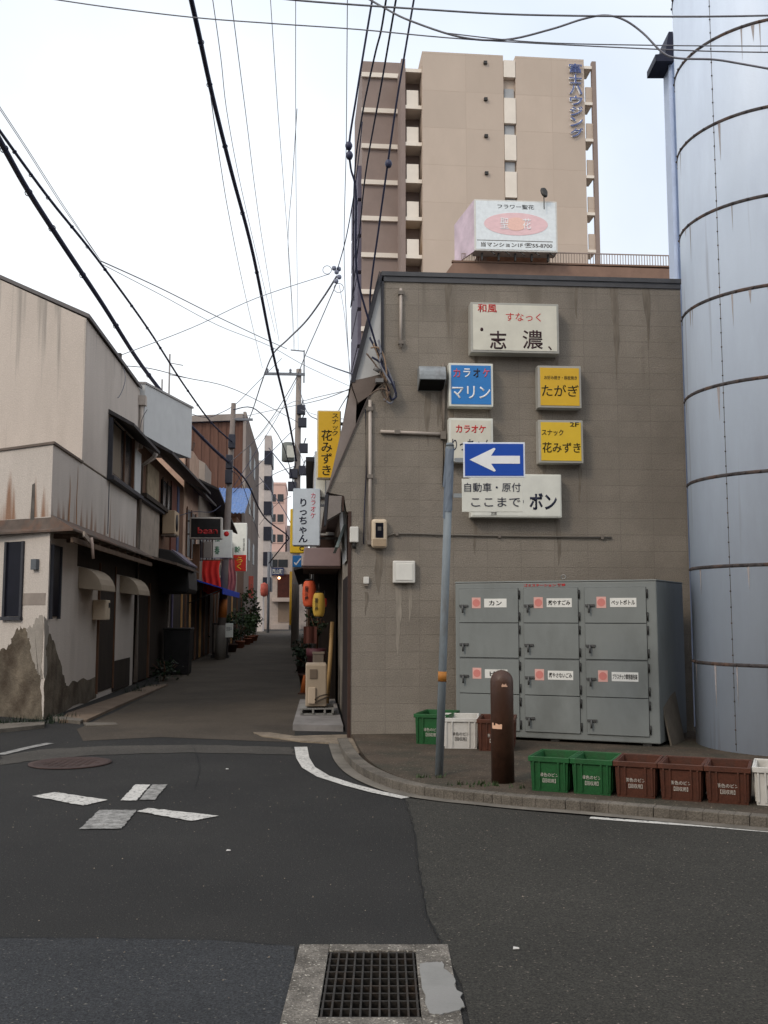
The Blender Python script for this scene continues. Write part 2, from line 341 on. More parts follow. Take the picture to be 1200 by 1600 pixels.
def lettering(s, cx, cz, w, h, m, parent, y=0.0, bold=0.012, vertical=False, th=0.003, rot=None, name='lettering'):
    me = text_mesh('\n'.join(s) if vertical else s, bold, 1.0)
    xs = [v.co.x for v in me.vertices]; ys = [v.co.y for v in me.vertices]
    if not xs: return None
    x0, x1, y0, y1 = min(xs), max(xs), min(ys), max(ys)
    kx, ky = w / (x1 - x0), h / (y1 - y0)
    bm = bmesh.new(); bm.from_mesh(me)
    for v in bm.verts: v.co = Vector(((v.co.x - (x0 + x1) / 2) * kx, 0, (v.co.y - (y0 + y1) / 2) * ky))
    r = bmesh.ops.extrude_face_region(bm, geom=bm.faces[:])
    for v in [g for g in r['geom'] if isinstance(g, bmesh.types.BMVert)]: v.co.y -= th
    bmesh.ops.recalc_face_normals(bm, faces=bm.faces); bm.to_mesh(me); bm.free()
    me.materials.clear(); me.materials.append(m)
    o = bpy.data.objects.new(name, me); COL.objects.link(o); o.parent = parent
    o.location = (cx, y, cz)
    if rot: o.rotation_euler = rot
    return o

# frames: the corner building's wall, and the left side of the lane
VA = Vector((ray(482, HOR).x, ray(482, HOR).y)).normalized()      # direction of the lane
TH = math.atan2(-VA.x, VA.y)
W0 = G(547, 1155)
FW = Frame(W0, (math.cos(TH), math.sin(TH)))
L0 = G(68, 1125)
FL = Frame(L0, VA)                                                # y > 0: into the left-hand houses
def Wp(px, py, off=0.0): return FW.hit(px, py, off)
def Lp(px, py, off=0.0): return FL.hit(px, py, off)

# ================================================================== ground
PX0, PX1, PY0, PY1 = -.255, .145, 3.96, 4.71                       # drain pit
b = B(); BIG = 900
NX, NY = [-BIG, -60, -12, -4, PX0, PX1, 4, 12, 60, BIG], [-BIG, -60, -6, 2, PY0, PY1, 8, 14, 30, 130, BIG]
for i in range(len(NX) - 1):
    for j in range(len(NY) - 1):
        if not (NX[i] == PX0 and NY[j] == PY0): b.sheet([(NX[i], NY[j]), (NX[i + 1], NY[j]), (NX[i + 1], NY[j + 1]), (NX[i], NY[j + 1])], 0)
struct(b.build('road', asphalt))
def gp(*pts): return [tuple(G(x, y)[:2]) for x, y in pts]
def jag(pts, amt, n=6, seed=1):
    rnd = random.Random(seed); out = []
    for i, p in enumerate(pts):
        q = pts[(i + 1) % len(pts)]
        for k in range(n):
            t = k / n; a = amt if k else 0
            out.append((p[0] + (q[0] - p[0]) * t + rnd.uniform(-a, a), p[1] + (q[1] - p[1]) * t + rnd.uniform(-a, a)))
    return out
b = B(); e0 = gp((632, 1247), (648, 1300), (655, 1360), (668, 1430), (690, 1478), (722, 1540), (734, 1600))
b.sheet(e0 + [(.25, 2.0), (12, 2.0), (12, 6.0), tuple(G(1400, 1330)[:2])] + gp((1200, 1300), (940, 1279), (760, 1262)), .004)
struct(b.build('road_patch_right', asphalt_old))
b = B(); b.sheet([(-9, 2.0), (PX0 - .16, 2.0)] + gp((462, 1590), (460, 1480), (440, 1478), (330, 1470), (180, 1467), (0, 1466), (-400, 1466)), .004)
struct(b.build('road_patch_front', asphalt_blue))
b = B(); lane = gp((130, 1158), (250, 1152), (400, 1158), (460, 1160)) + [(-1.2, 13.5), (-2.6, 40), (-6.0, 95), (-12, 95), (-8.9, 60), (-6.6, 35), (-5.9, 26)] + gp((250, 1078), (185, 1110), (120, 1140))
b.sheet(lane, .004); struct(b.build('lane_surface', asphalt_lane))
b = B(); b.sheet(jag(gp((0, 1182), (60, 1172), (160, 1166), (300, 1164), (455, 1168), (462, 1180), (300, 1176), (150, 1180), (60, 1188), (0, 1196)), .03), .0045)
struct(b.build('road_patch_seam', mat('asphalt_seam', (.064, .058, .05), .9, .2, 1.5, .6, 120, dirt=(.05, .046, .04), dscale=1.2, speck=((.16, .135, .11), 60, .66), grain=(105, .7))))
# painted lines
def strip(pts, w0, w1=None):
    pts = [Vector((p[0], p[1])) for p in pts]; l = []; r = []; w1 = w1 or w0
    for i, p in enumerate(pts):
        t = (pts[min(i + 1, len(pts) - 1)] - pts[max(i - 1, 0)]).normalized(); n = Vector((-t.y, t.x)); w = w0 + (w1 - w0) * i / (len(pts) - 1)
        l.append(tuple((p + n * w / 2)[:2])); r.append(tuple((p - n * w / 2)[:2]))
    return l, r
def painted(name, pts, w, m, z=.008, w1=None):
    l, r = strip([G(*p) for p in pts], w, w1); bb = B()
    for i in range(len(l) - 1): bb.sheet([l[i], l[i + 1], r[i + 1], r[i]], z)
    return struct(bb.build(name, m))
painted('road_line_corner', [(470, 1168), (473, 1185), (482, 1200), (505, 1214), (545, 1227), (590, 1239), (634, 1248)], .15, paint, w1=.1)
painted('road_line_edge', [(922, 1279), (1000, 1285), (1100, 1292), (1195, 1300), (1330, 1310)], .075, paint)
painted('road_line_far', [(0, 1180), (40, 1170), (78, 1162)], .12, paint_worn)
def quad(name, pts, m, n=2):
    bb = B(); bb.sheet(jag(gp(*pts), .008, 14, len(name)), .008); return struct(bb.build(name, m))
quad('road_cross_left', [(50, 1245), (85, 1239), (168, 1251), (130, 1260)], paint)
quad('road_cross_far', [(188, 1252), (212, 1227), (235, 1227), (213, 1252)], paint)
quad('road_cross_far_worn', [(218, 1251), (238, 1227), (262, 1227), (242, 1251)], paint_worn)
quad('road_cross_near', [(123, 1297), (155, 1267), (213, 1267), (190, 1296)], paint_worn)
quad('road_cross_right', [(214, 1269), (232, 1264), (342, 1276), (300, 1284)], paint)
b = B(); c = G(110, 1193); b.lathe([(0.42, .004), (.42, .012), (.36, .012), (.355, .009), (.01, .009)], 40)
for i in range(-4, 5):
    for j in range(-4, 5):
        if i * i + j * j < 17: b.box(i * .07 - .02, i * .07 + .02, j * .07 - .02, j * .07 + .02, .009, .0125)
tag(b.build('manhole_cover', mat('manhole_iron', (.055, .033, .028), .7, .3, 6, .3), loc=(c.x, c.y, 0)), 'round rusty iron manhole cover set in the asphalt at the lane mouth', 'manhole cover')
# drain
dg = thing('drain_grate', 'square iron drain grating in a concrete surround set in the asphalt', 'drain', ((PX0 + PX1) / 2, (PY0 + PY1) / 2, 0))
hx, hy = (PX1 - PX0) / 2, (PY1 - PY0) / 2
b = B(); t_ = .012
b.box(-hx - .14, -hx, -hy - .12, hy + .09, .0005, t_); b.box(hx, hx + .155, -hy - .12, hy + .09, .0005, t_)
b.box(-hx, hx, hy, hy + .09, .0005, t_); b.box(-hx, hx, -hy - .12, -hy, .0005, t_)
b.build('surround', concrete, dg, bevel=.004)
b = B(); b.box(-hx, hx, -hy, hy, -.4, -.38)
for (x0, x1, y0, y1) in ((-hx - .01, -hx, -hy, hy), (hx, hx + .01, -hy, hy), (-hx, hx, hy, hy + .01), (-hx, hx, -hy - .01, -hy)): b.box(x0, x1, y0, y1, -.38, -.002)
b.build('pit', mat('pit_dark', (.008, .008, .007), .95, .3), dg)
b = B(); n = 11; e = .003
for i in range(n):
    x = -hx + .012 + (2 * hx - .024) * i / (n - 1); b.box(x - .004, x + .004, -hy + e, hy - e, -.03, .009)
for i in range(10):
    y = -hy + .012 + (2 * hy - .024) * i / 9; b.box(-hx + e, hx - e, y - .005, y + .005, -.022, .006)
b.build('bars', rustiron, dg)
b = B(); b.slab(jag(gp((656, 1512), (690, 1508), (712, 1540), (726, 1580), (690, 1592), (672, 1590)), .012, 6, 5), .0121, .017)
struct(b.build('road_repair', concrete_pale))
# corner pavement and kerb
kp = [(535, 1157), (541, 1172), (550, 1190), (570, 1209), (604, 1226), (645, 1239), (700, 1248), (760, 1254), (820, 1260), (910, 1267), (1000, 1275), (1100, 1284), (1200, 1293), (1320, 1304), (1500, 1320)]
kpts = [Vector(G(*p)) for p in kp]
def smooth(pts, k=4):
    out = []
    for i in range(len(pts) - 1):
        p0, p1, p2, p3 = pts[max(i - 1, 0)], pts[i], pts[i + 1], pts[min(i + 2, len(pts) - 1)]
        for j in range(k):
            t = j / k; out.append(.5 * ((2 * p1) + (p2 - p0) * t + (2 * p0 - 5 * p1 + 4 * p2 - p3) * t * t + (3 * p1 - p0 - 3 * p2 + p3) * t ** 3))
    return out + [pts[-1]]
ks = smooth(kpts, 4)
l, r = strip(ks, .26)
b = B()
b.slab([tuple(p) for p in l] + [(12, 9), (12, 13.6), (-.3, 13.2), tuple(FW.w(0, .1, 0)[:2])], -.05, .062)
struct(b.build('pavement', pavem))
b = B()
l2, r2 = strip(ks, .13)
acc = 0
for i in range(len(ks) - 1):
    gap = .004
    seg = (ks[i + 1] - ks[i]).length; acc += seg
    k1 = 1 - (gap / seg if acc > .6 else 0)
    if acc > .6: acc = 0
    lerp = lambda a, c, t: (a[0] + (c[0] - a[0]) * t, a[1] + (c[1] - a[1]) * t)
    b.slab([l2[i], lerp(l2[i], l2[i + 1], k1), lerp(r2[i], r2[i + 1], k1), r2[i]], -.04, .085 if i > 6 else .03 + .055 * i / 7)
struct(b.build('kerb', kerbm, bevel=.006))
def off_path(pts, d):
    out = []
    for i, p in enumerate(pts):
        t = (pts[min(i + 1, len(pts) - 1)] - pts[max(i - 1, 0)]).normalized(); out.append(p + Vector((t.y, -t.x, 0)) * d)
    return out
b = B(); gl, gr = strip(off_path(ks, .125), .12)
for i in range(len(gl) - 1): b.sheet([gl[i], gl[i + 1], gr[i + 1], gr[i]], .012)
struct(b.build('kerb_gutter', mat('gutter_concrete', (.16, .142, .118), .9, .3, 3, .3, dirt=(.09, .08, .066), dscale=2)))
b = B(); b.slab(jag(gp((396, 1146), (420, 1146), (460, 1152)), .01, 1, 3) + [tuple(FW.w(-.05, .35, 0)[:2]), tuple(FW.w(.3, .3, 0)[:2])] + gp((556, 1186), (541, 1172), (536, 1164), (470, 1160), (410, 1152)), 0, .018)
struct(b.build('lane_threshold', mat('threshold_tan', (.23, .185, .135), .9, .3, 4, .4, 60, dirt=(.13, .105, .08), dscale=3, grain=(90, .4))))
b = B(); b.slab(gp((92, 1130), (105, 1118), (236, 1073), (262, 1072), (180, 1108), (135, 1129)), 0, .04)
struct(b.build('left_pavement', mat('left_pavement', (.17, .125, .09), .9, .3, 3, .3, dirt=(.1, .07, .05), dscale=1.5)))
b = B(); b.slab(jag(gp((-200, 1143), (70, 1133), (68, 1138), (0, 1145), (-200, 1156)), .01, 4, 2), 0, .05); b.slab(jag(gp((80, 1121), (130, 1128), (125, 1132), (84, 1127)), .01, 3, 4), 0, .045)
b.slab(jag(gp((130, 1131), (180, 1131), (185, 1134), (135, 1136)), .01, 3, 9), 0, .02)
struct(b.build('left_kerb', kerbm))

# ================================================================== corner building
cb = thing('corner_building', 'brown grey concrete block building on the corner covered with shop signs', 'building', (W0.x, W0.y, 0), FW.rz)
def ws(*p): return [Wp(*q) for q in p]
up0 = Wp(601, 433); xr = 4.42; DEP = 9.0
w_out = [(.42, 5.97), (.42, 4.55), (.235, 4.38), (-.29, 3.1), (-.09, 3.06), (-.055, 2.86), (-.02, 2.84), (0, 0), (xr, 0), (xr, 5.97)]
b = B(); b.prism(w_out, 0, 4.9); b.prism([(.42, 5.97), (.42, 4.55), (0, 4.4), (0, 0), (xr, 0), (xr, 5.97)], 4.9, DEP); b.build('wall', block, cb)
b = B(); b.box(.39, xr + .02, -.035, DEP, 5.972, 6.03); b.box(.42, xr, -.018, -.001, 5.9, 5.97); b.build('roof_edge', mat('roof_edge', (.085, .085, .09), .6, .15, 4), cb)
# upper slanting skirt roof on the lane side: pale cheek, dark barge board, brown soffit
b = B(); b.prism([(.385, 5.93), (.385, 4.66), (.04, 4.57)], .012, DEP - .3); b.build('roof_cheek', pale_panel, cb)
b = B(); b.prism([(.418, 6.02), (.375, 6.02), (.005, 4.54), (.045, 4.54)], -.03, .01); b.prism([(.37, 6.02), (.36, 6.03), (-.02, 4.52), (-.0, 4.52)], -.032, DEP); b.box(.388, .42, -.02, .008, 4.64, 5.9); b.build('barge_board', dark_trim, cb)
b = B(); b.prism([(.0, 4.538), (.09, 4.27), (.235, 4.37), (.31, 4.5), (.43, 4.63), (.43, 4.655), (.04, 4.566)], -.02, .5); b.prism([(.02, 4.53), (.02, 4.49), (.36, 4.5), (.36, 4.53)], .52, DEP); b.build('soffit', soffit, cb)
b = B(); b.prism([(.235, 4.36), (.215, 4.36), (-.315, 3.1), (-.29, 3.1)], -.02, 4.9); b.box(-.3, .02, .35, 4.9, 3.0, 3.055); b.build('lower_barge_board', mat('barge_brown', (.075, .06, .055), .7, .2, 6, .1), cb)
b = B(); b.prism([(.0, 4.5), (.07, 4.3), (.06, 4.0), (-.24, 2.98), (-.33, 2.98)], .05, 4.9); b.build('eave_strip', mat('eave_strip', (.24, .2, .18), .8, .15, 3), cb)
b = B(); b.hexa([(-.3, .005, 2.75), (-.13, .005, 2.85), (-.13, .3, 2.85), (-.3, .3, 2.75), (-.28, .005, 3.06), (-.115, .005, 3.06), (-.115, .3, 3.06), (-.28, .3, 3.06)]); b.build('eave_end', mat('eave_end', (.23, .2, .18), .8, .15, 3), cb)
b = B(); b.hexa([(-.34, .0, 2.68), (-.31, .0, 2.7), (-.31, .3, 2.7), (-.34, .3, 2.68), (-.33, .0, 3.06), (-.29, .0, 3.1), (-.29, .3, 3.1), (-.33, .3, 3.06)]); b.build('eave_tip', dark_trim, cb)
b = B(); b.box(-.112, -.092, -.008, .1, 2.862, 3.055); b.build('jamb', brown_trim, cb)
b = B(); b.box(-.035, .005, -.01, .1, 0, 2.86); b.build('corner_trim', brown_trim, cb)
b = B(); b.hexa([(-.045, .4, 2.25), (-.036, .4, 2.25), (-.036, 1.6, 2.25), (-.045, 1.6, 2.25), (-.1, .4, 2.98), (-.036, .4, 2.98), (-.036, 1.6, 2.98), (-.1, 1.6, 2.98)]); b.build('lane_panel', pale_panel, cb)
b = B(); b.hexa([(-.19, .3, 2.42), (-.15, .3, 2.42), (-.15, 1.6, 2.42), (-.19, 1.6, 2.42), (-.08, .3, 2.72), (-.05, .3, 2.72), (-.05, 1.6, 2.72), (-.08, 1.6, 2.72)]); b.build('lane_window_hood', mat('hood_green', (.24, .29, .28), .6, .1), cb)
b = B(); b.box(-.03, -.005, .12, 2.0, .02, 2.05); b.build('lane_door', mat('door_brown', (.013, .007, .006), .9, .3), cb)  # near-black brown, with the recess's shade put into the door colour

# wall signs
def wall_sign(label, px0, py0, px1, py1, face, frame, depth=.16, fw=.03, cat='sign', name='wall_sign', group=None):
    s0, z1 = Wp(px0, py0, -depth); s1, z0 = Wp(px1, py1, -depth); w, h = s1 - s0, z1 - z0
    o = thing(name, label, cat, FW.w(s0 + w / 2, -.004, z0), FW.rz, group)
    b = B(); b.box(-w / 2, w / 2, -depth, 0, 0, h); b.build('casing', frame, o, bevel=.008)
    b = B(); b.box(-w / 2 + fw, w / 2 - fw, -depth - .006, -depth + .001, fw, h - fw); b.build('face', face, o)
    f = lambda px, py: (Wp(px, py, -depth)[0] - s0 - w / 2, Wp(px, py, -depth)[1] - z0)
    def put(s, x0, y0, x1, y1, m, **k):
        (a, d), (c, e) = f(x0, y0), f(x1, y1)
        lettering(s, (a + c) / 2, (d + e) / 2, c - a, d - e, m, o, y=-depth - .006, **k)
    return o, put
G_S = 'shop signs on the block wall'
o, put = wall_sign('large cream sign with red and black lettering, topmost on the block wall', 735, 472, 874, 553, S_face, S_greyf, .2, group=G_S)
put('和風', 746, 475, 776, 489, T_red); put('すなっく', 790, 489, 845, 503, T_red, bold=.0)
put('志', 765, 517, 791, 546, T_dark, bold=.012); put('濃', 816, 516, 848, 546, T_dark, bold=.008)
put('・', 750, 512, 755, 518, T_dark); put('、', 856, 541, 862, 548, T_dark)
o, put = wall_sign('square blue sign with white lettering beside the metal vent hood', 701, 567, 771, 636, S_blue, S_white, .16, group=G_S)
for ch, x, m in (('カ', 708, T_pink), ('ラ', 724, T_white), ('オ', 739, T_navy), ('ケ', 754, T_pink)): put(ch, x, 576, x + 11, 590, m, bold=.02)
put('マリン', 706, 603, 766, 624, T_white, bold=.015)
o, put = wall_sign('square white sign with red top line, half hidden behind the arrow sign', 701, 653, 771, 722, S_face, S_white, .16, group=G_S)
put('カラオケ', 712, 664, 759, 677, T_red, bold=.02); put('りっちゃん', 706, 686, 767, 706, T_navy, bold=.01)
o, put = wall_sign('square yellow sign with one big black word, upper of the two yellow ones', 840, 571, 909, 638, S_yel, S_greyf, .16, group=G_S)
put('お好み焼き・鉄板焼き', 850, 587, 901, 594, T_olive, bold=.0); put('たがぎ', 846, 601, 904, 620, T_olive, bold=.004)
o, put = wall_sign('square yellow sign with three lines of text, lower of the two yellow ones', 841, 656, 912, 724, S_yel2, S_greyf, .16, group=G_S)
put('2F', 890, 660, 904, 667, T_olive); put('スナック', 846, 671, 880, 681, T_olive); put('花みずき', 847, 691, 907, 708, T_olive, bold=.01)
o, put = wall_sign('wide white sign with black lettering partly behind the road sign plate', 735, 740, 878, 809, S_white, S_white, .16, fw=.02, group=G_S)
put('・ボン', 812, 770, 870, 797, T_navy, bold=.025); put('営業', 767, 799, 776, 805, T_grey, bold=0)

# small fixtures on the wall
def wall_thing(name, label, cat, px, py): 
    s, z = Wp(px, py); return thing(name, label, cat, FW.w(s, -.003, z), FW.rz)
s0, zt = Wp(652, 577); s1, zb = Wp(693, 612); w = s1 - s0
o = thing('vent_hood', 'galvanised metal vent hood with open dark bottom on the block wall', 'vent', FW.w((s0 + s1) / 2, -.003, zb), FW.rz)
h = zt - zb; pr = [(0, h), (-.16, h)] + [(-.16 - .1 * math.sin(a), h * .55 + h * .45 * math.cos(a)) for a in [R(k) for k in (20, 45, 70, 90)]] + [(-.26, h * .34), (0, .0)]
b = B(); b.prismx(pr, -w / 2, w / 2); b.build('hood', galv, o, bevel=.006)
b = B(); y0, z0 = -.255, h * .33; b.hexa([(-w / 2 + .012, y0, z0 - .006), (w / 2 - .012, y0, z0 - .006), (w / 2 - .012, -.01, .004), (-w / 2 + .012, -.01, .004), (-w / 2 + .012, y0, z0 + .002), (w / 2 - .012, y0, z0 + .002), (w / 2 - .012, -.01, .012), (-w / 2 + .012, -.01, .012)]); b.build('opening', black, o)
s, z = Wp(592, 857); o = thing('electric_meter', 'cream electricity meter with dark display on the block wall', 'meter', FW.w(s, -.003, z), FW.rz)
b = B(); b.box(-.1, .1, -.1, 0, 0, .37); b.build('case', cream_box, o, bevel=.035)
b = B(); b.box(-.05, .05, -.107, -.1, .13, .32); b.build('display', glass_dim, o, bevel=.006)
b = B(); b.box(-.022, .022, -.11, -.107, .22, .27); b.build('dial', T_grey, o)
b = B(); b.box(-.085, .085, -.106, -.1, .02, .115); b.build('lower_cover', mat('meter_brown', (.36, .27, .18), .6, .1), o, bevel=.004)
s0, z1 = Wp(614, 876, -.08); s1, z0 = Wp(649, 911, -.08); w, h = s1 - s0, z1 - z0
o = thing('vent_cover', 'square white plastic vent cover low on the block wall', 'vent', FW.w((s0 + s1) / 2, -.003, z0), FW.rz)
b = B(); b.box(-w / 2, w / 2, -.08, 0, 0, h); b.build('case', white_box, o, bevel=.015)
b = B(); b.box(-w / 2 + .035, w / 2 - .035, -.088, -.079, .035, h - .035); b.build('plate', plain('vent_plate', (226, 224, 216)), o, bevel=.006)
s, z = Wp(572, 916); o = thing('wall_outlet', 'tiny white outdoor socket near the corner of the block wall', 'socket', FW.w(s, -.003, z), FW.rz)
b = B(); b.box(-.035, .035, -.04, 0, 0.03, .12); b.build('cover', white_box, o, bevel=.008)
b = B(); b.box(-.025, .025, -.03, 0, 0, .025); b.build('plug', plain('plug_grey', (120, 110, 100)), o)
s, z = Wp(553, 848); o = thing('junction_box', 'small white junction box at the corner of the block wall', 'junction box', FW.w(s, -.003, z), FW.rz)
b = B(); b.box(-.055, .055, -.08, 0, 0, .2); b.build('case', white_box, o, bevel=.012)
b = B(); b.tube([(0, -.04, 0), (0, -.04, -.08)], .025, 8); b.build('cable_gland', plain('gland_black', (40, 38, 36)), o)
def conduit(label, pts, r, m, off=.03, name='conduit_pipe', clips=()):
    P = [Wp(*p) for p in pts]; s0, z0 = P[-1]
    o = thing(name, label, 'pipe', FW.w(s0, -.003, min(q[1] for q in P)), FW.rz); zb = min(q[1] for q in P)
    b = B(); b.tube([(s - s0, -off, z - zb) for s, z in P], r, 10); b.build('pipe', m, o)
    for (cx, cy) in clips:
        s, z = Wp(cx, cy); bb = B(); bb.box(s - s0 - r * 1.6, s - s0 + r * 1.6, -off - r * 1.4, 0, z - zb - .025, z - zb + .025); bb.build('clip', plain('clip_grey', (120, 112, 104)), o)
    return o
conduit('long pale conduit running up the wall from the meter', [(578, 626), (578, 740), (578, 852)], .022, pipe_pink, clips=((578, 640), (578, 745), (578, 848)))
conduit('short pale conduit hanging high beside the pale gable cheek', [(626, 452), (626, 500), (626, 544)], .02, pipe_pink, clips=((626, 459), (626, 536)))
conduit('horizontal pale conduit ending left of the white sign', [(594, 675), (640, 677), (690, 679)], .022, pipe_pink, clips=((620, 676),))
conduit('vertical conduit with a box, left of the blue sign', [(692, 569), (692, 640), (693, 760)], .022, plain('conduit_grey', (128, 118, 108)), clips=((692, 678), (692, 684)))
conduit('thin grey cable conduit running right from the meter', [(606, 838), (615, 834), (640, 834), (700, 836), (800, 838), (955, 840)], .011, plain('conduit_dark', (112, 106, 98)), .02, clips=((620, 834), (780, 837.5), (940, 839.6)))
conduit('thin dark cable dropping beside the long pale conduit', [(571, 640), (572, 740), (569, 800), (568, 850)], .007, wirem, .015, name='wall_cable')
# cable bundle at the corner
s, z = Wp(600, 590); o = thing('cable_bundle', 'tangle of looped service cables at the gable corner', 'cables', FW.w(s, -.05, z - .4), FW.rz)
zb0 = z - .4
for k, pl in enumerate(([(577, 530), (588, 552), (598, 578), (604, 604), (611, 627), (617, 618), (614, 598)], [(583, 540), (592, 565), (599, 590), (603, 615), (607, 631), (603, 608), (600, 588)], [(588, 545), (600, 570), (611, 596), (616, 616), (610, 633), (599, 626)],
                        [(572, 556), (586, 574), (599, 596), (608, 612), (603, 626), (596, 616), (598, 600)], [(580, 562), (592, 570), (603, 586), (613, 606), (618, 622), (611, 628)], [(578, 548), (590, 548), (598, 560), (602, 580), (603, 600)], [(590, 536), (594, 556), (592, 572), (600, 588), (609, 604)], [(576, 622), (586, 615), (598, 612), (606, 620), (600, 632)])):
    P = [Vector((Wp(*q)[0] - s, -.03 - .012 * k, Wp(*q)[1] - zb0)) for q in pl]
    b = B(); b.tube(smooth(P, 5), .011 if k % 2 else .014, 6); b.build('cable', [wirem, plain('cable_tan', (150, 126, 104)), wireg, plain('cable_brown', (100, 84, 72))][k % 4], o)
b = B(); b.box(-.12, -.02, -.12, 0, .3, .35); b.build('bracket', plain('bracket_grey', (120, 118, 116)), o); b = B(); b.tube([(-.14, -.05, .5), (-.06, -.05, .46)], .03, 8); b.build('cable_clamp', MATS['bracket_grey'], o)

# ================================================================== rubbish lockers
FLx, FRx = Vector((.88, 12.2)), Vector((3.12, 11.3)); dv = (FRx - FLx).normalized(); LW = (FRx - FLx).length
FK = Frame((FLx.x, FLx.y), dv)
lk = thing('rubbish_locker', 'large grey steel rubbish collection locker with labelled doors against the wall', 'locker', (FLx.x, FLx.y, .062), FK.rz)
def toK(p): q = Vector(p) - FLx; return (q.dot(FK.D), q.dot(FK.N))
KB = [(0, 0), (LW, 0), toK((3.76, 12.42)), toK((.97, 12.47))]
LH = 1.87
b = B(); b.slab(KB, .032, LH); b.build('body', lockm, lk, bevel=.012)
b = B(); b.slab([(-.004, -.006), (LW + .004, -.006), (KB[2][0] + .004, KB[2][1]), (KB[3][0], KB[3][1])], LH + .001, LH + .018); b.build('lid', lockm, lk, bevel=.006)
for fx in (.1, LW * .5 - .05, LW - .2): b = B(); b.box(fx, fx + .1, .02, .15, 0, .031); b.build('foot', steel_dark, lk)
b = B(); b.torus((1.35, -.01, LH + .06), .025, .007); b.build('lifting_eye', steel, lk)
col_x = [(.05, .80), (.86, 1.52), (1.59, 2.30)]
row_z = [(1.39, 1.80), (.97, 1.38), (.54, .95), (.11, .53)]
names = {(0, 0): 'カン', (1, 0): '燃やすごみ', (2, 0): 'ペットボトル', (0, 2): 'ビン', (1, 2): '燃やさないごみ', (2, 2): 'プラスチック製容器包装'}
stick = plain('label_white', (225, 224, 218)); pinkst = plain('seal_pink', (220, 170, 160)); redst = plain('seal_red', (206, 128, 120))
for ci, (x0, x1) in enumerate(col_x):
    for ri, (z0, z1) in enumerate(row_z):
        b = B(); b.box(x0, x1, -.003, .0015, z0 - .004, z1 + .004, 1); b.box(x0 + .005, x1 - .005, -.016, -.003, z0, z1, 0)
        d = b.build('door', [lockm, lock_line], lk, bevel=.004)
        b = B(); hz = z0 + (z1 - z0) * (.42 if ri % 2 == 0 else .3)
        b.box(x0 + .01, x0 + .12, -.034, -.0165, hz + .02, hz + .045); b.tube([(x0 + .06, -.02, hz + .033), (x0 + .06, -.05, hz + .033), (x0 + .06, -.052, hz - .055)], .012, 8)
        b.build('handle', mat('handle_steel', (.1, .1, .098), .5, .2, 10, .1, metal=.4), d)
        for hh in (.18, .82): b = B(); b.tube([(x1 + .01, -.012, z0 + (z1 - z0) * hh - .05), (x1 + .01, -.012, z0 + (z1 - z0) * hh + .05)], .009, 6); b.build('hinge', steel_dark, d)
        if (ci, ri) in names:
            xm = x0 + (x1 - x0) * (.28 if ci else .3); zm = z0 + (z1 - z0) * .58
            b = B(); b.box(xm - .055, xm + .055, -.0185, -.0165, zm - .065, zm + .065); b.build('seal_sticker', pinkst, d)
            b = B(); b.lathe([(.046, 0), (.046, .002), (.001, .002)], 20, sm=False); b.build('seal_mark', redst, d, loc=(xm, -.0186, zm), rot=(math.pi / 2, 0, 0))
            lx0 = xm + .1; lw = .28 if ci == 0 else .3
            b = B(); b.box(lx0, lx0 + lw, -.0185, -.0165, zm - .055, zm + .05); b.build('name_plate', stick, d)
            s = names[(ci, ri)]; wl = {2: .16, 5: .26, 6: .27, 7: .27, 11: .28}.get(len(s), .25)
            lettering(s, lx0 + lw / 2, zm - .002, min(wl, lw - .02), .06, T_black, d, y=-.0186, bold=.02, th=.0015)
lettering('ゴミステーション 管理', 1.12, LH - .035, .5, .035, T_red, lk, y=-.001, th=.002, bold=.02)
# board leaning in the gap beside the locker
p = G(1050, 1174)
b = B(); b.hexa([(0, 0, 0), (.3, .5, 0), (.285, .51, 0), (-.015, .01, 0), (-.15, .05, .83), (.17, .55, .86), (.155, .56, .86), (-.165, .06, .83)])
tag(b.build('plywood_board', mat('plywood', (.17, .145, .115), .9, .25, 4, .2), loc=(p.x, p.y, .062)), 'weathered board leaning against the right side of the grey locker', 'board')

# ================================================================== silo
SCx, SCy, SR = 4.73, 11.46, 1.11
silo = thing('storage_silo', 'tall pale blue cylindrical steel silo with rusty bolted seams', 'silo', (SCx, SCy, .062))
b = B(); b.lathe([(SR, 0), (SR, 14.5)], 96); b.build('shell', silom, silo)
rings = [.94, 2.02, 3.03, 4.06, 5.08, 6.1, 7.12, 8.14, 9.16, 10.2, 11.2]
a0 = math.atan2(G(1147, 1100).y - SCy, 0)  # seam angle found below
def silo_angle(px):
    d = ray(px, HOR); d = Vector((d.x, d.y)).normalized(); c = Vector((SCx, SCy)); bq = d.dot(c)
    t = bq - math.sqrt(max(0, bq * bq - c.length_squared + SR * SR)); q = d * t - c
    return math.atan2(q.y, q.x)
sa = silo_angle(1143)
for k, z in enumerate(rings):
    b = B(); b.lathe([(SR + .001, z - .02), (SR + .008, z - .014), (SR + .009, z + .014), (SR + .001, z + .02)], 96)
    rnd = random.Random(k)
    for i in range(40):
        q = 2 * math.pi * i / 40 + rnd.uniform(-.01, .01); x, y = (SR + .008) * math.cos(q), (SR + .008) * math.sin(q)
        b.lathe([(.001, z - .015), (.013, z - .01), (.016, z), (.013, z + .01), (.001, z + .015)], 8, (x, y))
    b.build('seam_band', seam, silo)
    for i in range(9):
        q = sa + rnd.uniform(-1.0, 2.2); hgt = rnd.uniform(.08, .5); wq = rnd.uniform(.006, .02)
        bb = B(); R1 = SR + .0025
        bb.add([(R1 * math.cos(q - wq), R1 * math.sin(q - wq), z - .016), (R1 * math.cos(q + wq), R1 * math.sin(q + wq), z - .016), (R1 * math.cos(q + wq * .2), R1 * math.sin(q + wq * .2), z - .016 - hgt)], [(0, 1, 2)])
        if rnd.random() < .8: bb.build('rust_run', rust_run, silo)
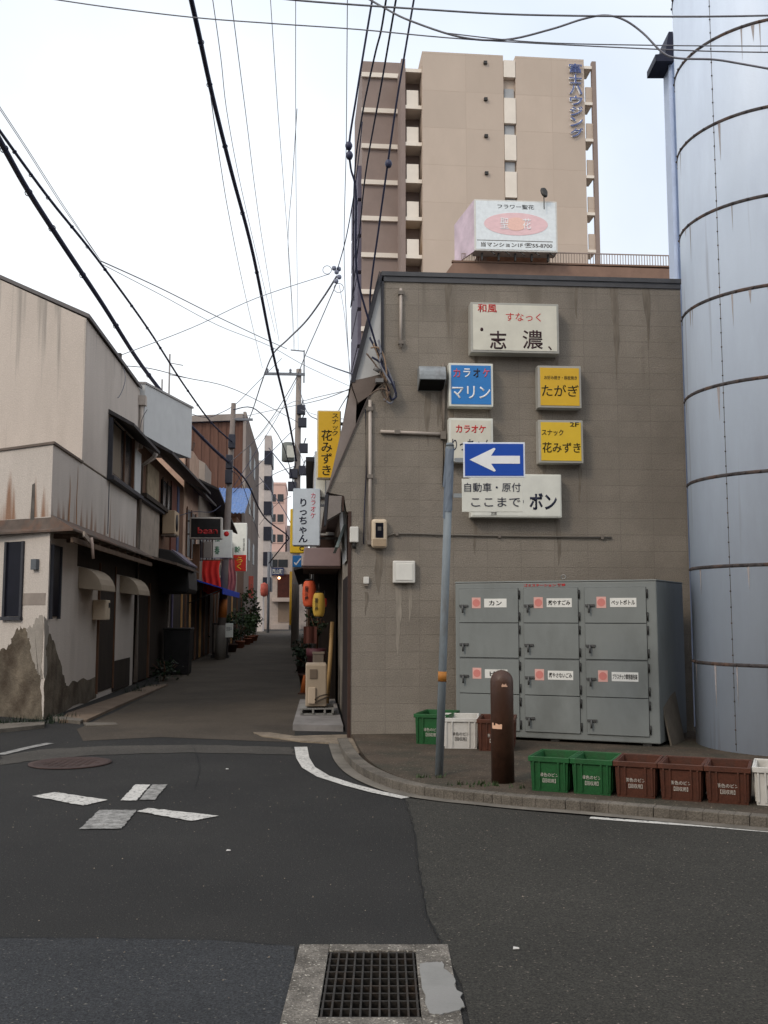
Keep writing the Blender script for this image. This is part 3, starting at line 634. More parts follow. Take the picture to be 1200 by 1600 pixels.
for s in range(6):
    for k in range(len(rings)):
        z0, z1 = (rings[k - 1] if k else 0) + .017, rings[k] - .017
        q = sa + s * math.pi / 3 + (0 if k % 2 else .0)
        b = B(); R1, wq = SR + .003, .0022
        b.hexa([(SR * math.cos(q - wq), SR * math.sin(q - wq), z0), (SR * math.cos(q + wq), SR * math.sin(q + wq), z0), (R1 * math.cos(q + wq), R1 * math.sin(q + wq), z0), (R1 * math.cos(q - wq), R1 * math.sin(q - wq), z0),
                (SR * math.cos(q - wq), SR * math.sin(q - wq), z1), (SR * math.cos(q + wq), SR * math.sin(q + wq), z1), (R1 * math.cos(q + wq), R1 * math.sin(q + wq), z1), (R1 * math.cos(q - wq), R1 * math.sin(q - wq), z1)])
        for i in range(6):
            z = z0 + (z1 - z0) * (i + .5) / 6; b.lathe([(.001, z - .009), (.009, z - .005), (.009, z + .005), (.001, z + .009)], 6, ((SR + .004) * math.cos(q), (SR + .004) * math.sin(q)))
        if -.6 < math.sin(q) or True:
            if s in (0, 5, 1): b.build('vertical_seam', seam, silo)
# pale clad building behind silo, only a strip and its dark eave show
p = AT(1056, 430, 13.5)
cl = thing('clad_building', 'pale metal clad building behind the silo with dark eave gutter', 'building', (p.x, 13.5, 0), 0)
b = B(); b.box(0, 4, 0, .3, 0, AT(1048, 50, 13.35).z - .101); b.build('wall', mat('clad_pale', (.45, .52, .66), .5, .08, 2, .1), cl)
ea = AT(1024, 95, 13.35).x - p.x; zl, zh = AT(1036, 96, 13.35).z, AT(1048, 50, 13.35).z
b = B(); b.prism([(ea, zl), (.02, zl), (.02, zh), (-.04, zh), (-.1, zl + .12), (ea, zl + .1)], -.16, .3); b.box(.021, 4, -.12, .31, zh - .1, zh); b.build('eave', mat('eave_navy', (.02, .022, .04), .6, .2), cl)
b = B(); b.tube([(.0, -.05, 0), (.0, -.05, zl - .002)], .03, 10); b.build('downpipe', mat('clad_pipe', (.4, .47, .62), .5, .1), cl)

# ================================================================== street sign post, bollard, crates
P0 = G(686, 1222); P0.z = .062; P1 = AT(703, 697, P0.y); dvp = P1 - P0
sp = thing('sign_post', 'grey steel post with wrapped top standing on the corner pavement', 'post', P0)
b = B(); b.tube([(0, 0, 0), dvp * .5, dvp], .038, 16); b.tube([dvp, dvp + Vector((0, 0, .03))], [.042, .03], 16); b.build('pole', pole_grey, sp)
rnd = random.Random(5); b = B(); nw = 16; vs = []
for i in range(12):
    z = dvp.z - .62 + .055 * i; x = dvp.x * z / dvp.z
    for k in range(nw): q = 2 * math.pi * k / nw; rr = .040 + rnd.uniform(0, .005); vs.append((x + rr * math.cos(q), rr * math.sin(q), z + .02 * math.sin(q)))
b.add(vs, [(i * nw + k, i * nw + (k + 1) % nw, (i + 1) * nw + (k + 1) % nw, (i + 1) * nw + k) for i in range(11) for k in range(nw)])
for dx, w0, z0, z1 in ((-.045, .03, -.06, -.4), (-.055, .02, -.3, -.7)): b.hexa([(dvp.x + dx - w0, -.03, dvp.z + z1), (dvp.x + dx - w0 + .02, -.03, dvp.z + z1), (dvp.x + dx - w0 + .02, -.025, dvp.z + z1), (dvp.x + dx - w0, -.025, dvp.z + z1), (dvp.x + dx, -.02, dvp.z + z0), (dvp.x + dx + w0, -.02, dvp.z + z0), (dvp.x + dx + w0, -.015, dvp.z + z0), (dvp.x + dx, -.015, dvp.z + z0)])
b.build('wrapping', plain('wrap_grey', (112, 122, 134)), sp)
b = B(); q = .278; b.tube([dvp * q, dvp * (q + .03)], .0405, 16); b.build('orange_band', mat('orange_band', (.4, .16, .03), .6, .2, 20), sp)
def plate(name, label, px0, py0, px1, py1, y, m, rim=None, r_=.012):
    a = AT(px0, py1, y); c = AT(px1, py0, y); w, h = c.x - a.x, c.z - a.z
    o = thing(name, label, 'road sign', ((a.x + c.x) / 2, y, a.z), 0)
    b = B(); b.box(-w / 2, w / 2, 0, .012, 0, h); b.build('plate', rim or m, o, bevel=.004)
    if rim: b = B(); b.box(-w / 2 + r_, w / 2 - r_, -.003, .001, r_, h - r_); b.build('face', m, o)
    b = B(); b.box(-w / 2 - .08, 0, .012, .03, h * .5 - .02, h * .5 + .02); b.build('bracket', galv, o)
    return o, w, h
o, w, h = plate('one_way_sign', 'blue rectangular one way sign with white arrow pointing left', 724, 691, 820, 746, P0.y - .06, S_road, plain('sign_rim', (225, 230, 240)), .016)
b = B(); k0 = .1; x0, x1 = -w / 2 + .06, w / 2 - .05; zc = h / 2
b.prism([(x0, zc), (x0 + .235, zc + .115), (x0 + .25, zc + .105), (x0 + .205, zc + .038), (x1, zc + .038), (x1, zc - .038), (x0 + .205, zc - .038), (x0 + .25, zc - .105), (x0 + .235, zc - .115)], -.006, -.0035); b.build('arrow', T_white, o)
o, w, h = plate('supplementary_plate', 'white plate with black lettering under the blue arrow sign', 722, 748, 817, 800, P0.y - .05, S_white)
lettering('自動車・原付', -.0, h * .74, w * .92, h * .27, T_navy, o, y=-.001, bold=.0); lettering('ここまで', .03, h * .3, w * .8, h * .28, T_navy, o, y=-.001, bold=.0)
pb = G(786, 1233); pb.z = .062
bo = thing('bollard', 'round topped dark brown steel bollard on the corner pavement', 'bollard', pb)
b = B(); rb, hb = .103, .99; b.lathe([(rb, 0), (rb, hb - rb)] + [(max(rb * math.cos(R(a)), .002), hb - rb + rb * math.sin(R(a))) for a in (15, 30, 45, 60, 75, 89)], 32); b.build('post', bollm, bo)
def sticker(z, h, a0, a1, m, seed=0):
    b = B(); n = 5; rr = rb + .002; rn = random.Random(seed)
    for i in range(n):
        q0, q1 = R(a0 + (a1 - a0) * i / n), R(a0 + (a1 - a0) * (i + 1) / n)
        j0, j1 = rn.uniform(-.012, .012), rn.uniform(-.012, .012)
        b.add([(rr * math.cos(q0), rr * math.sin(q0), z), (rr * math.cos(q1), rr * math.sin(q1), z), (rr * math.cos(q1), rr * math.sin(q1), z + h + j1), (rr * math.cos(q0), rr * math.sin(q0), z + h + j0)], [(0, 1, 2, 3)])
    b.build('sticker', m, bo)
sticker(.845, .022, 262, 292, plain('tape_pale', (205, 165, 140)), 1); sticker(.475, .04, 205, 262, plain('tape_peach', (225, 180, 150)), 2)
def lat(name, label, loc, rz, m, tm, k=1.0, group='bottle collection crates', txt=('緑色のビン', '【回収用】')):
    o = thing(name, label, 'crate', loc, rz, group)
    w, d, h, t = .345 * k, .5 * k, .3 * k, .012
    b = B(); ta = .012                                             # slightly tapering walls
    b.hexa([(-w / 2 + ta, ta, .001), (w / 2 - ta, ta, .001), (w / 2 - ta, ta + t, .001), (-w / 2 + ta, ta + t, .001), (-w / 2, 0, h), (w / 2, 0, h), (w / 2, t, h), (-w / 2, t, h)])
    b.hexa([(-w / 2 + ta, d - ta - t, .001), (w / 2 - ta, d - ta - t, .001), (w / 2 - ta, d - ta, .001), (-w / 2 + ta, d - ta, .001), (-w / 2, d - t, h), (w / 2, d - t, h), (w / 2, d, h), (-w / 2, d, h)])
    for sgn in (-1, 1):
        x0, x1 = sgn * (w / 2 - ta), sgn * (w / 2 - ta - t); X0, X1 = sgn * w / 2, sgn * (w / 2 - t)
        b.hexa([(x0, ta + t, .001), (x1, ta + t, .001), (x1, d - ta - t, .001), (x0, d - ta - t, .001), (X0, t, h), (X1, t, h), (X1, d - t, h), (X0, d - t, h)])
    b.box(-w / 2 + ta + t, w / 2 - ta - t, ta + t, d - ta - t, .003, .014); b.build('body', m, o)
    b = B(); e = .014; z0, z1 = h - .035, h + .008
    b.box(-w / 2 - e, w / 2 + e, -e, -.0005, z0, z1); b.box(-w / 2 - e, w / 2 + e, d + .0005, d + e, z0, z1); b.box(-w / 2 - e, -w / 2 - .0005, 0, d, z0, z1); b.box(w / 2 + .0005, w / 2 + e, 0, d, z0, z1)
    for x in (-w / 2 + .03, -w * .25, w * .25, w / 2 - .03): b.hexa([(x - .008, ta - .012, .02), (x + .008, ta - .012, .02), (x + .008, ta, .02), (x - .008, ta, .02), (x - .008, -.013, z0), (x + .008, -.013, z0), (x + .008, 0, z0), (x - .008, 0, z0)])
    for y in (.06, d * .3, d * .5, d * .7, d - .06):
        for sgn in (-1, 1):
            x = sgn * w / 2; b.hexa([(x - sgn * ta, y - .008, .02), (x - sgn * ta + sgn * .01, y - .008, .02), (x - sgn * ta + sgn * .01, y + .008, .02), (x - sgn * ta, y + .008, .02), (x, y - .008, z0), (x + sgn * .012, y - .008, z0), (x + sgn * .012, y + .008, z0), (x, y + .008, z0)])
    b.build('rim', m, o, bevel=.004)
    tilt = (-math.atan2(ta, h), 0, 0)
    lettering(txt[0], 0, h * .5, w * .5, h * .11, tm, o, y=ta * .5 - .003, bold=.0, th=.002, rot=tilt); lettering(txt[1], 0, h * .33, w * .34, h * .12, tm, o, y=ta * .66 - .003, bold=.0, th=.002, rot=tilt)
    return o
txt_d = plain('crate_text_pale', (196, 190, 180))
GT, BT, WT = ('緑色のビン', '【回収用】'), ('茶色のビン', '【回収用】'), ('無色のビン', '【回収用】')
c0 = G(826, 1247); c1 = G(1176, 1272); cd = (c1 - c0); step = cd.length / 5; cd.normalize(); crz = math.atan2(cd.y, cd.x)
labs = ['green plastic crate at the bollard end of the row along the kerb', 'green plastic crate between a green and a brown crate in the kerb row', 'brown plastic crate next to the green ones in the kerb row', 'brown plastic crate between two other brown crates in the kerb row', 'brown plastic crate next to the white one in the kerb row', 'white plastic crate at the picture edge, last of the kerb row']
for i in range(6):
    c = c0 + cd * step * (i + .5) + (Vector((.02, .03, 0)) if i == 5 else Vector()); c.z = .062
    m, tm, tx = (cr_green, txt_d, GT) if i < 2 else (cr_brown, txt_d, BT) if i < 5 else (cr_white, T_grey, WT)
    lat('plastic_crate', labs[i], c, crz + random.uniform(-.02, .02), m, tm, .96 if i == 5 else .94, txt=tx)
for px, py, m, tm, tx, rz, lab, kk in ((674, 1172, cr_green, txt_d, GT, -.3, 'green plastic crate half behind the sign post by the block wall', 1.12), (720, 1179, cr_white, T_grey, WT, -.1, 'white ribbed plastic crate between post and bollard', 1.1), (775, 1183, cr_brown, txt_d, BT, -.18, 'brown plastic crate behind the bollard at the locker foot', 1.12)):
    c = G(px, py); c.z = .062; lat('plastic_crate', lab, c, rz, m, tm, kk, txt=tx)
# weeds
def tufts(name, spots, n, h, m):
    b = B(); rn = random.Random(11)
    for (x, y, z, rad) in spots:
        for i in range(n):
            a = rn.uniform(0, 6.28); rr = rad * rn.random(); px, py = x + rr * math.cos(a), y + rr * math.sin(a) * .5; hh = h * rn.uniform(.4, 1); w = .008; dx, dy = rn.uniform(-.5, .5) * hh, rn.uniform(-.5, .5) * hh; q = rn.uniform(0, 3.14)
            b.add([(px - w * math.cos(q), py - w * math.sin(q), z), (px + w * math.cos(q), py + w * math.sin(q), z), (px + dx, py + dy, z + hh)], [(0, 1, 2)])
    o = b.build(name, m); o['label'] = 'small green weeds at the foot of kerb and walls'; o['kind'] = 'stuff'; return o
sp_ = [(G(x, y).x, G(x, y).y, .06, .14) for x, y in ((715, 1238), (740, 1240), (755, 1236), (690, 1226), (770, 1239), (820, 1243), (660, 1226))]
sl_ = [(G(x, y).x, G(x, y).y, .0, .3) for x, y in ((20, 1133), (50, 1132), (75, 1130), (95, 1124), (5, 1136), (215, 1083), (235, 1075))]
tufts('weeds', sp_, 16, .05, leafm); tufts('weeds', sl_, 50, .16, leafd)

# ================================================================== tower block and podium behind
TA = R(5.2)
T0 = AT(661, 430, 70.0)
FT = Frame((T0.x, 70.0), (math.cos(TA), math.sin(TA)))
tw = thing('apartment_tower', 'tall tan apartment tower with balcony strips and blue vertical lettering', 'building', (T0.x, 70.0, 0), TA)
def Tp(px, py, off=0.0): return FT.hit(px, py, off)
ztop = Tp(661, 80)[1]; xw = Tp(912, 95)[0]; xe = Tp(931, 97)[0]
xs0, xs1 = Tp(786, 90)[0], Tp(805, 90)[0]
b = B(); b.box(0, xs0, 0, 12, 0, ztop); b.box(xs0, xs1, .35, 12, 0, ztop - .4); b.box(xs1, xw, 0, 12, 0, ztop)
b.build('wall', tower_tan, tw)
fl = 2.90; zs = [Tp(640, 100)[1] - fl * k for k in range(14)]
for k in range(12):
    zt = ztop - .5 - fl * k
    b = B(); b.box(xs0 + .03, xs1 - .03, -.06, .34, zt - 2.0 + (.75 if k == 0 else 0), zt + .0 if k else zt + .1); b.build('stair_panel', tower_pale, tw)
    if k < 11:
        b = B(); b.box(xs0 + .1, xs1 - .1, .2, .345, zt - fl + .05, zt - 2.05); b.build('window', tower_grey, tw)
for k in range(10):
    z = Tp(758, 99)[1] - fl * k; x = Tp(758, 99)[0]
    b = B(); b.box(x - .13, x + .13, -.18, -.001, z - .1, z + .12); b.build('vent_hood', steel_dark, tw)
# right balcony strip
b = B(); b.box(xe - .32, xe, 0, .35, 0, ztop - .1); b.build('balcony_fin', tower_brown, tw)
for k in range(14):
    zf = Tp(920, 103)[1] - fl * k
    b = B(); b.box(xw + .002, xe - .322, .02, 1.5, zf - .22, zf); b.build('balcony_slab', tower_pale, tw)
    b = B(); b.box(xw + .12, xe - .323, .1, .22, zf - fl + .002, zf - fl + 1.25); b.build('balcony_front', tower_tan, tw)
# left stair/corridor strip, set back a little
xl = Tp(634, 100)[0]; xl2 = Tp(628, 100)[0]
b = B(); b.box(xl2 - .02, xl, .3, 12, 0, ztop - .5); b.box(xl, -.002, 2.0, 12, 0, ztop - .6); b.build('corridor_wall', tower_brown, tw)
for k in range(14):
    zf = Tp(645, 103)[1] - fl * k
    b = B(); b.box(xl + .002, -.004, .35, 1.99, zf - .28, zf); b.build('corridor_slab', tower_pale, tw)
    b = B(); b.box(xl + .1, -.25, .4, .52, zf - fl + .002, zf - fl + 1.2); b.build('corridor_panel', tower_pale, tw)
o = B(); o.lathe([(.001, 0), (.12, .05), (.12, .2), (.001, .25)], 10); p = Tp(643, 391, 1.0); o.build('corridor_lamp', emis('lamp_warm', (1, .7, .3), 3.0), tw, loc=(p[0], 1.0, p[1]))
# left wing, further back
yw = 3.2; x1 = Tp(629, 100, yw)[0]; x0 = Tp(566, 100, yw)[0]; zw = Tp(600, 97, yw)[1]
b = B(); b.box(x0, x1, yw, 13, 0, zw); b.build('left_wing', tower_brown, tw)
for k in range(13):
    zf = Tp(600, 119, yw)[1] - fl * k
    b = B(); b.box(x0 - .05, x1 + .02, yw - .22, yw - .001, zf - .22, zf + .14); b.build('floor_band', tower_pale, tw)
for k in range(12):
    zf = Tp(560, 255, yw)[1] - fl * k
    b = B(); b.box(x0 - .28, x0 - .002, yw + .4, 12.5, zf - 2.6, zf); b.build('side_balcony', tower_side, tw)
b = B(); b.tube([(3, 3, ztop), (3, 3, ztop + 1.1)], .04, 6); b.build('aerial', steel_dark, tw)
chs = '富士ハウジング'
for i, ch in enumerate(chs):
    y0 = 101 + i * 16.7
    (a, d), (c, e) = Tp(888 + i * .4, y0), Tp(908 + i * .4, y0 + 15)
    for (mm, bo_, yy, th) in ((T_white, .045, -.02, .05), (T_blue, .0, -.15, .06)):
        lettering(ch, (a + c) / 2, (d + e) / 2, c - a, d - e, mm, tw, y=yy, bold=bo_, th=th)
# podium behind the corner building, with the roof billboard
PY = 58.0
q0 = AT(691, 432, PY); q1 = AT(704, 409, PY); q2 = AT(1075, 428, PY)
pd = thing('podium_building', 'brown building top with a railing behind the block wall', 'building', (q0.x, PY, 0), R(4))
zt = q1.z; wd = 16
b = B(); b.prism([(0, 0), (wd, 0), (wd, zt - .1), (q1.x - q0.x + .2, zt), (0, q0.z - .1)], 0, 8); b.build('wall', mat('podium_brown', (.24, .15, .11), .8, .12, 1, .1, dirt=(.17, .105, .08), dscale=.6), pd)
b = B(); b.box(.6, wd, -.05, .25, zt + .001, zt + .1); b.build('coping', mat('podium_cop', (.2, .125, .09), .8, .1), pd)
b = B(); xr0 = AT(858, 412, PY).x - q0.x
for i in range(60):
    x = xr0 + i * .17
    if x < wd: b.box(x - .018, x + .018, .08, .12, zt + .1, zt + .8)
b.box(xr0, wd, .07, .13, zt + .76, zt + .82); b.build('railing', mat('rail_pinkgrey', (.3, .23, .2), .6, .1), pd)
b = B(); xr1 = AT(722, 412, PY).x - q0.x
for i in range(16): b.box(xr1 + i * .1 - .015, xr1 + i * .1 + .015, .08, .12, zt + .1, zt + .6)
b.box(xr1, xr1 + 1.55, .07, .13, zt + .56, zt + .6); b.build('railing', MATS['rail_pinkgrey'], pd)
b = B(); xa, xb = AT(748, 400, PY).x - q0.x, AT(862, 400, PY).x - q0.x; b.box(xa, xb, .5, 4, zt + .02, AT(800, 393, PY).z); b.build('penthouse', mat('penthouse_brown', (.2, .1, .06), .8, .25, 2), pd)
a = AT(741, 393, 57.4); c = AT(871, 313, 57.4); w, h = c.x - a.x, c.z - a.z
bb_ = thing('roof_billboard', 'white rooftop billboard with pale pink oval and black lettering', 'billboard', ((a.x + c.x) / 2, 57.4, a.z), R(4))
faceM = plain('billboard_white', (226, 232, 234), .5); pinkM = plain('billboard_pink', (232, 196, 198), .5)
b = B(); b.box(-w / 2, w / 2, 0, 1.0, 0, h); b.build('casing', [plain('billboard_frame', (208, 206, 200))], bb_, bevel=.03)
b = B(); b.box(-w / 2 + .1, w / 2 - .1, -.02, .01, .1, h - .1); b.build('face', faceM, bb_)
b = B(); b.hexa([(-w / 2 - .9, 2.2, -.1), (-w / 2 - .003, .1, 0), (-w / 2 - .003, .3, 0), (-w / 2 - .8, 2.4, -.1), (-w / 2 - .9, 2.2, h - .75), (-w / 2 - .003, .1, h), (-w / 2 - .003, .3, h), (-w / 2 - .8, 2.4, h - .75)]); b.build('side_panel', mat('billboard_side', (.55, .44, .5), .6, .25, .8, 0), bb_)
b = B(); b.lathe([(1, 0), (1, .012), (.001, .012)], 48, sm=False); o = b.build('pink_oval', pinkM, bb_, loc=(.0, -.021, h * .53), rot=(math.pi / 2, 0, 0)); o.scale = (w * .385, h * .22, 1)
b = B(); b.lathe([(1, 0), (1, .012), (.001, .012)], 32, sm=False); o = b.build('peach_disc', plain('billboard_peach', (238, 196, 182), .5), bb_, loc=(.0, -.035, h * .53), rot=(math.pi / 2, 0, 0)); o.scale = (w * .12, h * .13, 1)
lettering('聖', -w * .14, h * .54, w * .1, h * .21, T_white, bb_, y=-.05, bold=0, th=.01); lettering('花', w * .13, h * .54, w * .1, h * .21, T_white, bb_, y=-.05, bold=0, th=.01)
lettering('フラワー聖花', 0, h * .87, w * .44, h * .085, T_black, bb_, y=-.022, bold=.0, th=.01)
lettering('当マンション1F ☎55-8700', .02, h * .12, w * .86, h * .1, T_grey, bb_, y=-.022, bold=.015, th=.01)
b = B(); b.box(-w / 2 + .15, w / 2 - .3, -.022, -.012, h * .195, h * .21); b.build('rule', T_grey, bb_)
b = B()
for k in range(5): b.box(-w * .4 + k * w * .2 - .05, -w * .4 + k * w * .2 + .05, .3, .5, -.45, -.003); b.tube([(-w * .3 + k * .9, .1, 0), (-w * .3 + k * .9 + .15, -.35, -.35)], .04, 6)
b.build('bracket', steel_dark, bb_)

# ================================================================== left side of the lane
def lane_root(name, label, cat='building'): return thing(name, label, cat, (L0.x, L0.y, 0), FL.rz)
def Lrect(px0, px1, pyt, pyb, off=0.0):     # rectangle on the plane y = off, from picture marks: t0, t1, z0, z1
    t0, z1 = Lp(px0, pyt, off); _, z0 = Lp(px0, pyb, off); t1 = Lp(px1, pyt, off)[0]; return t0, t1, z0, z1
FD = (.587, .809)                            # the cross street's direction in the lane frame
h1 = lane_root('corner_house', 'pale plastered old corner house with rust stains and peeling base')
b = B(); b.slab([(0, 0), (7.35, 0), (7.35, 6.2), (4.4, 6.06)], 0, 4.12); b.build('lower_wall', plaster_side, h1)
b = B(); b.slab([(-.05, -.03), (1.9, -.03), (1.9, .2), (4.5, 5.9), (4.3, 6.0)], 4.122, 4.16); b.build('ledge', mat('ledge_brown', (.14, .11, .09), .8, .2), h1)
uo = (1.9, .0); ux = [(1.9, 0), (7.35, 0), (7.35, 6.2), (1.9 + FD[0] * 7, FD[1] * 7)]
ow = FL.w(1.9, 0, 0); dw = FL.D * FD[0] + FL.N * FD[1]
FU = Frame((ow.x, ow.y), (-dw.x, -dw.y))
sl_, zl_ = FU.hit(0, 437); dist = -sl_
zr = Lp(133, 495)[1]; slope = (zl_ - zr) / dist
def ztop_at(x, y): return zr + slope * max(0, y / FD[1])
vb = [(x, y, 4.0 if i < 0 else 4.161) for i, (x, y) in enumerate(ux)]; vt = [(x, y, ztop_at(x, y)) for x, y in ux]
b = B(); b.hexa([vb[0], vb[1], vb[2], vb[3], vt[0], vt[1], vt[2], vt[3]]); b.build('upper_wall', plaster, h1)
ro = []
for dz in (.002, .07): ro += [(x + (-.05 if i in (0, 3) else 0), y - (.06 if i < 2 else 0), ztop_at(x, y) + dz) for i, (x, y) in enumerate(ux)]
b = B(); b.hexa(ro); b.build('roof_edge', mat('roof_edge_grey', (.13, .12, .12), .7, .15), h1)
# slanting tin eave above the ground floor, on both sides of the corner
b = B(); zo, zi = 2.78, 3.02; o_ = .42
b.hexa([(-.35, -o_, zo), (7.5, -o_, zo), (7.5, 0, zi), (0.01, 0, zi), (-.35, -o_, zo + .03), (7.5, -o_, zo + .03), (7.5, 0, zi + .03), (.01, 0, zi + .03)])
fx, fy = FD; nx, ny = -fy, fx                # outward from the cross-street front
b.hexa([(-.35, -o_, zo), (.01, 0, zi), (fx * 6, fy * 6, zi), (fx * 6 + nx * o_, fy * 6 + ny * o_, zo), (-.35, -o_, zo + .03), (.01, 0, zi + .03), (fx * 6, fy * 6, zi + .03), (fx * 6 + nx * o_, fy * 6 + ny * o_, zo + .03)])
b.build('eave', rooftin, h1)
b = B(); rnd = random.Random(2)
for k in range(9): t = .2 + k * .8; b.box(t, t + .06, -.36, -.002, 2.7, 2.775)
b.box(-.15, 7.3, -.38, -.34, 2.62, 2.7); b.build('eave_rafter', mat('eave_wood', (.12, .08, .055), .85, .3, 4), h1)
b = B(); b.hexa([(.05, -.5, 2.72), (.9, -.46, 2.6), (.9, -.43, 2.6), (.05, -.47, 2.72), (.05, -.5, 2.8), (.9, -.46, 2.68), (.9, -.43, 2.68), (.05, -.47, 2.8)]); b.build('broken_slat', mat('slat_pale', (.36, .3, .25), .85, .2), h1)
b = B(); b.tube([(.52, -.5, 2.74), (.6, -.52, 2.42)], .025, 6); b.build('dangling_stick', mat('stick_pale', (.5, .38, .32), .8, .2), h1)
# rust streaks hanging under and standing above the eave
def streak(parent, t0, z0, z1, w, y=-.004):
    b = B(); n = 4; vs = []
    for i in range(n + 1): q = i / n; ww = w * (1 - q ** 1.5) / 2 + .004; vs += [(t0 - ww + .02 * math.sin(7 * q + t0 * 9), y, z0 + (z1 - z0) * q), (t0 + ww + .02 * math.sin(7 * q + t0 * 9), y, z0 + (z1 - z0) * q)]
    b.add(vs, [(2 * i, 2 * i + 1, 2 * i + 3, 2 * i + 2) for i in range(n)]); return b.build('rust_streak', rustm, parent)
for t, hh, w in ((1.62, 1.0, .06), (1.12, .75, .09)): streak(h1, t, 3.05, 3.05 + hh, w)
def front_pt(sd, z, out=.004): return (fx * sd + nx * out, fy * sd + ny * out, z)
def ragged(pts, amt=.035, n=5, seed=3):
    rn = random.Random(seed); out = []
    for i, p in enumerate(pts):
        q = pts[(i + 1) % len(pts)]
        for k in range(n):
            t = k / n; out.append((p[0] + (q[0] - p[0]) * t + (rn.uniform(-amt, amt) if k else 0), p[1] + (q[1] - p[1]) * t + (rn.uniform(-amt, amt) if k else 0)))
    return out
def front_poly(name, pts, m, out=.004, th=.003):
    if 'mortar' in name or 'patch' in name: pts = ragged(pts)
    b = B(); n = len(pts)
    b.add([front_pt(s, z, 0) for s, z in pts] + [front_pt(s, z, out) for s, z in pts], [list(range(n, 2 * n))] + [(i, (i + 1) % n, n + (i + 1) % n, n + i) for i in range(n)]); return b.build(name, m, h1)
FFr = Frame((L0.x, L0.y), (-dw.x, -dw.y))
def Fp(px, py): s, z = FFr.hit(px, py); return (-s, z)
s, z = Fp(50, 828); front_poly('soot_streak', [(s - .05, z), (s + .05, z), (s + .03, z + .7), (s - .03, z + .72)], mat('soot', (.1, .09, .08), .9, .3, 8), .0045)
# peeling plaster
front_poly('bare_mortar', [Fp(*q) for q in ((-60, 1133), (-60, 1000), (-20, 985), (-2, 1014), (10, 1016), (18, 1000), (24, 988), (32, 982), (40, 981), (47, 1003), (53, 1035), (59, 1048), (64, 1060), (66.5, 1127), (30, 1130))], mortar, .005)
front_poly('cement_patch', [Fp(*q) for q in ((40, 981), (47, 1003), (53, 1035), (59, 1048), (64, 1058), (66.5, 1058), (67.5, 963), (60, 966), (52, 978))], patch_m, .0062)
def side_poly(name, pts, m, out=.004):
    P = [Lp(*q) for q in pts]; P = ragged(P) if 'mortar' in name or 'patch' in name else P; n = len(P); b = B()
    b.add([(t, 0, z) for t, z in P] + [(t, -out, z) for t, z in P], [list(range(n, 2 * n))] + [(i, (i + 1) % n, n + (i + 1) % n, n + i) for i in range(n)]); return b.build(name, m, h1)
side_poly('bare_mortar', [(68.5, 1124), (69, 1065), (73, 1050), (71, 1010), (76, 990), (83, 1000), (92, 1030), (98, 1055), (103, 1071), (125, 1062), (150, 1057), (150, 1090), (104, 1110)], mortar, .005)
side_poly('cement_patch', [(68.5, 963), (74, 970), (76, 990), (71, 1012), (73, 1048), (69, 1062), (68, 1050)], patch_m, .0062)
s0_, z1_ = Fp(35, 866); s1_, z0_ = Fp(8, 963)
front_poly('window', [(s0_, z0_), (s1_, z0_), (s1_, z1_ + .2), (s0_, z1_ + .2)], glass_dim, .006)
for (sa_, sb_) in ((s0_ - .05, s0_), (s1_, s1_ + .05)): front_poly('window_frame', [(sa_, z0_ - .04), (sb_, z0_ - .04), (sb_, z1_ + .2), (sa_, z1_ + .2)], dark_trim, .03)
front_poly('window_sill', [(s0_ - .06, z0_ - .06), (s1_ + .06, z0_ - .06), (s1_ + .06, z0_ - .005), (s0_ - .06, z0_ - .005)], dark_trim, .05)
s, z = Fp(57, 882); front_poly('vent_cap', [(s - .06, z - .08), (s + .06, z - .08), (s + .06, z + .08), (s - .06, z + .08)], mat('cap_grey', (.1, .11, .12), .6, .1), .06)
s, z = Fp(55, 937); front_poly('cement_band', [(.05, z - .08), (s + .28, z - .08), (s + .28, z + .1), (.05, z + .1)], mat('band_beige', (.27, .23, .2), .9, .15), .005)
def side_box(name, t0, t1, z0, z1, y0, y1, m, parent, bev=0): b = B(); b.box(t0, t1, y0, y1, z0, z1); return b.build(name, m, parent, bevel=bev)
t0, t1, z0, z1 = Lrect(80, 92, 868, 963); w_ = side_box('window', t0, t1, z0, 2.6, -.03, -.001, glass_dim, h1)
side_box('frame', t0 - .04, t0, z0 - .04, 2.6, -.05, -.001, dark_trim, w_); side_box('frame', t1, t1 + .04, z0 - .04, 2.6, -.05, -.001, dark_trim, w_)
def hood(t0, t1, z0, z1, out, parent):
    n = 6; b = B(); pr = [(0, z1)] + [(-out * math.sin(R(90 * i / n)), z0 + (z1 - z0) * math.cos(R(90 * i / n))) for i in range(n + 1)] + [(-out * .9, z0), (0, z0 + .04)]
    b.prismx(pr, t0, t1); return b.build('door_hood', plain('hood_beige', (150, 136, 118), .7), parent, bevel=.01)
hood(1.9, 3.1, 1.95, 2.35, .4, h1); hood(5.6, 7.0, 1.95, 2.35, .4, h1)
d_ = side_box('door', 3.55, 5.0, .12, 2.5, -.012, -.001, timber, h1); side_box('door_frame', 3.5, 3.55, .1, 2.5, -.04, -.001, timber_mid, d_); side_box('door_frame', 5.0, 5.05, .1, 2.5, -.04, -.001, timber_mid, d_)
side_box('plinth', 5.05, 6.9, .02, .62, -.02, -.001, timber, h1); side_box('upper_boarding', 1.8, 7.35, 2.36, 2.76, -.008, -.001, timber, h1)
mb = thing('letter_box', 'cream letter box on the plaster wall beside the dark doorway', 'letter box', FL.w(3.25, -.003, 1.45), FL.rz)
b = B(); b.box(-.2, .2, -.24, 0, 0, .36); b.build('case', cream_box, mb, bevel=.02)
b = B(); b.box(.04, .16, -.246, -.24, .22, .31); b.build('slot', T_black, mb)
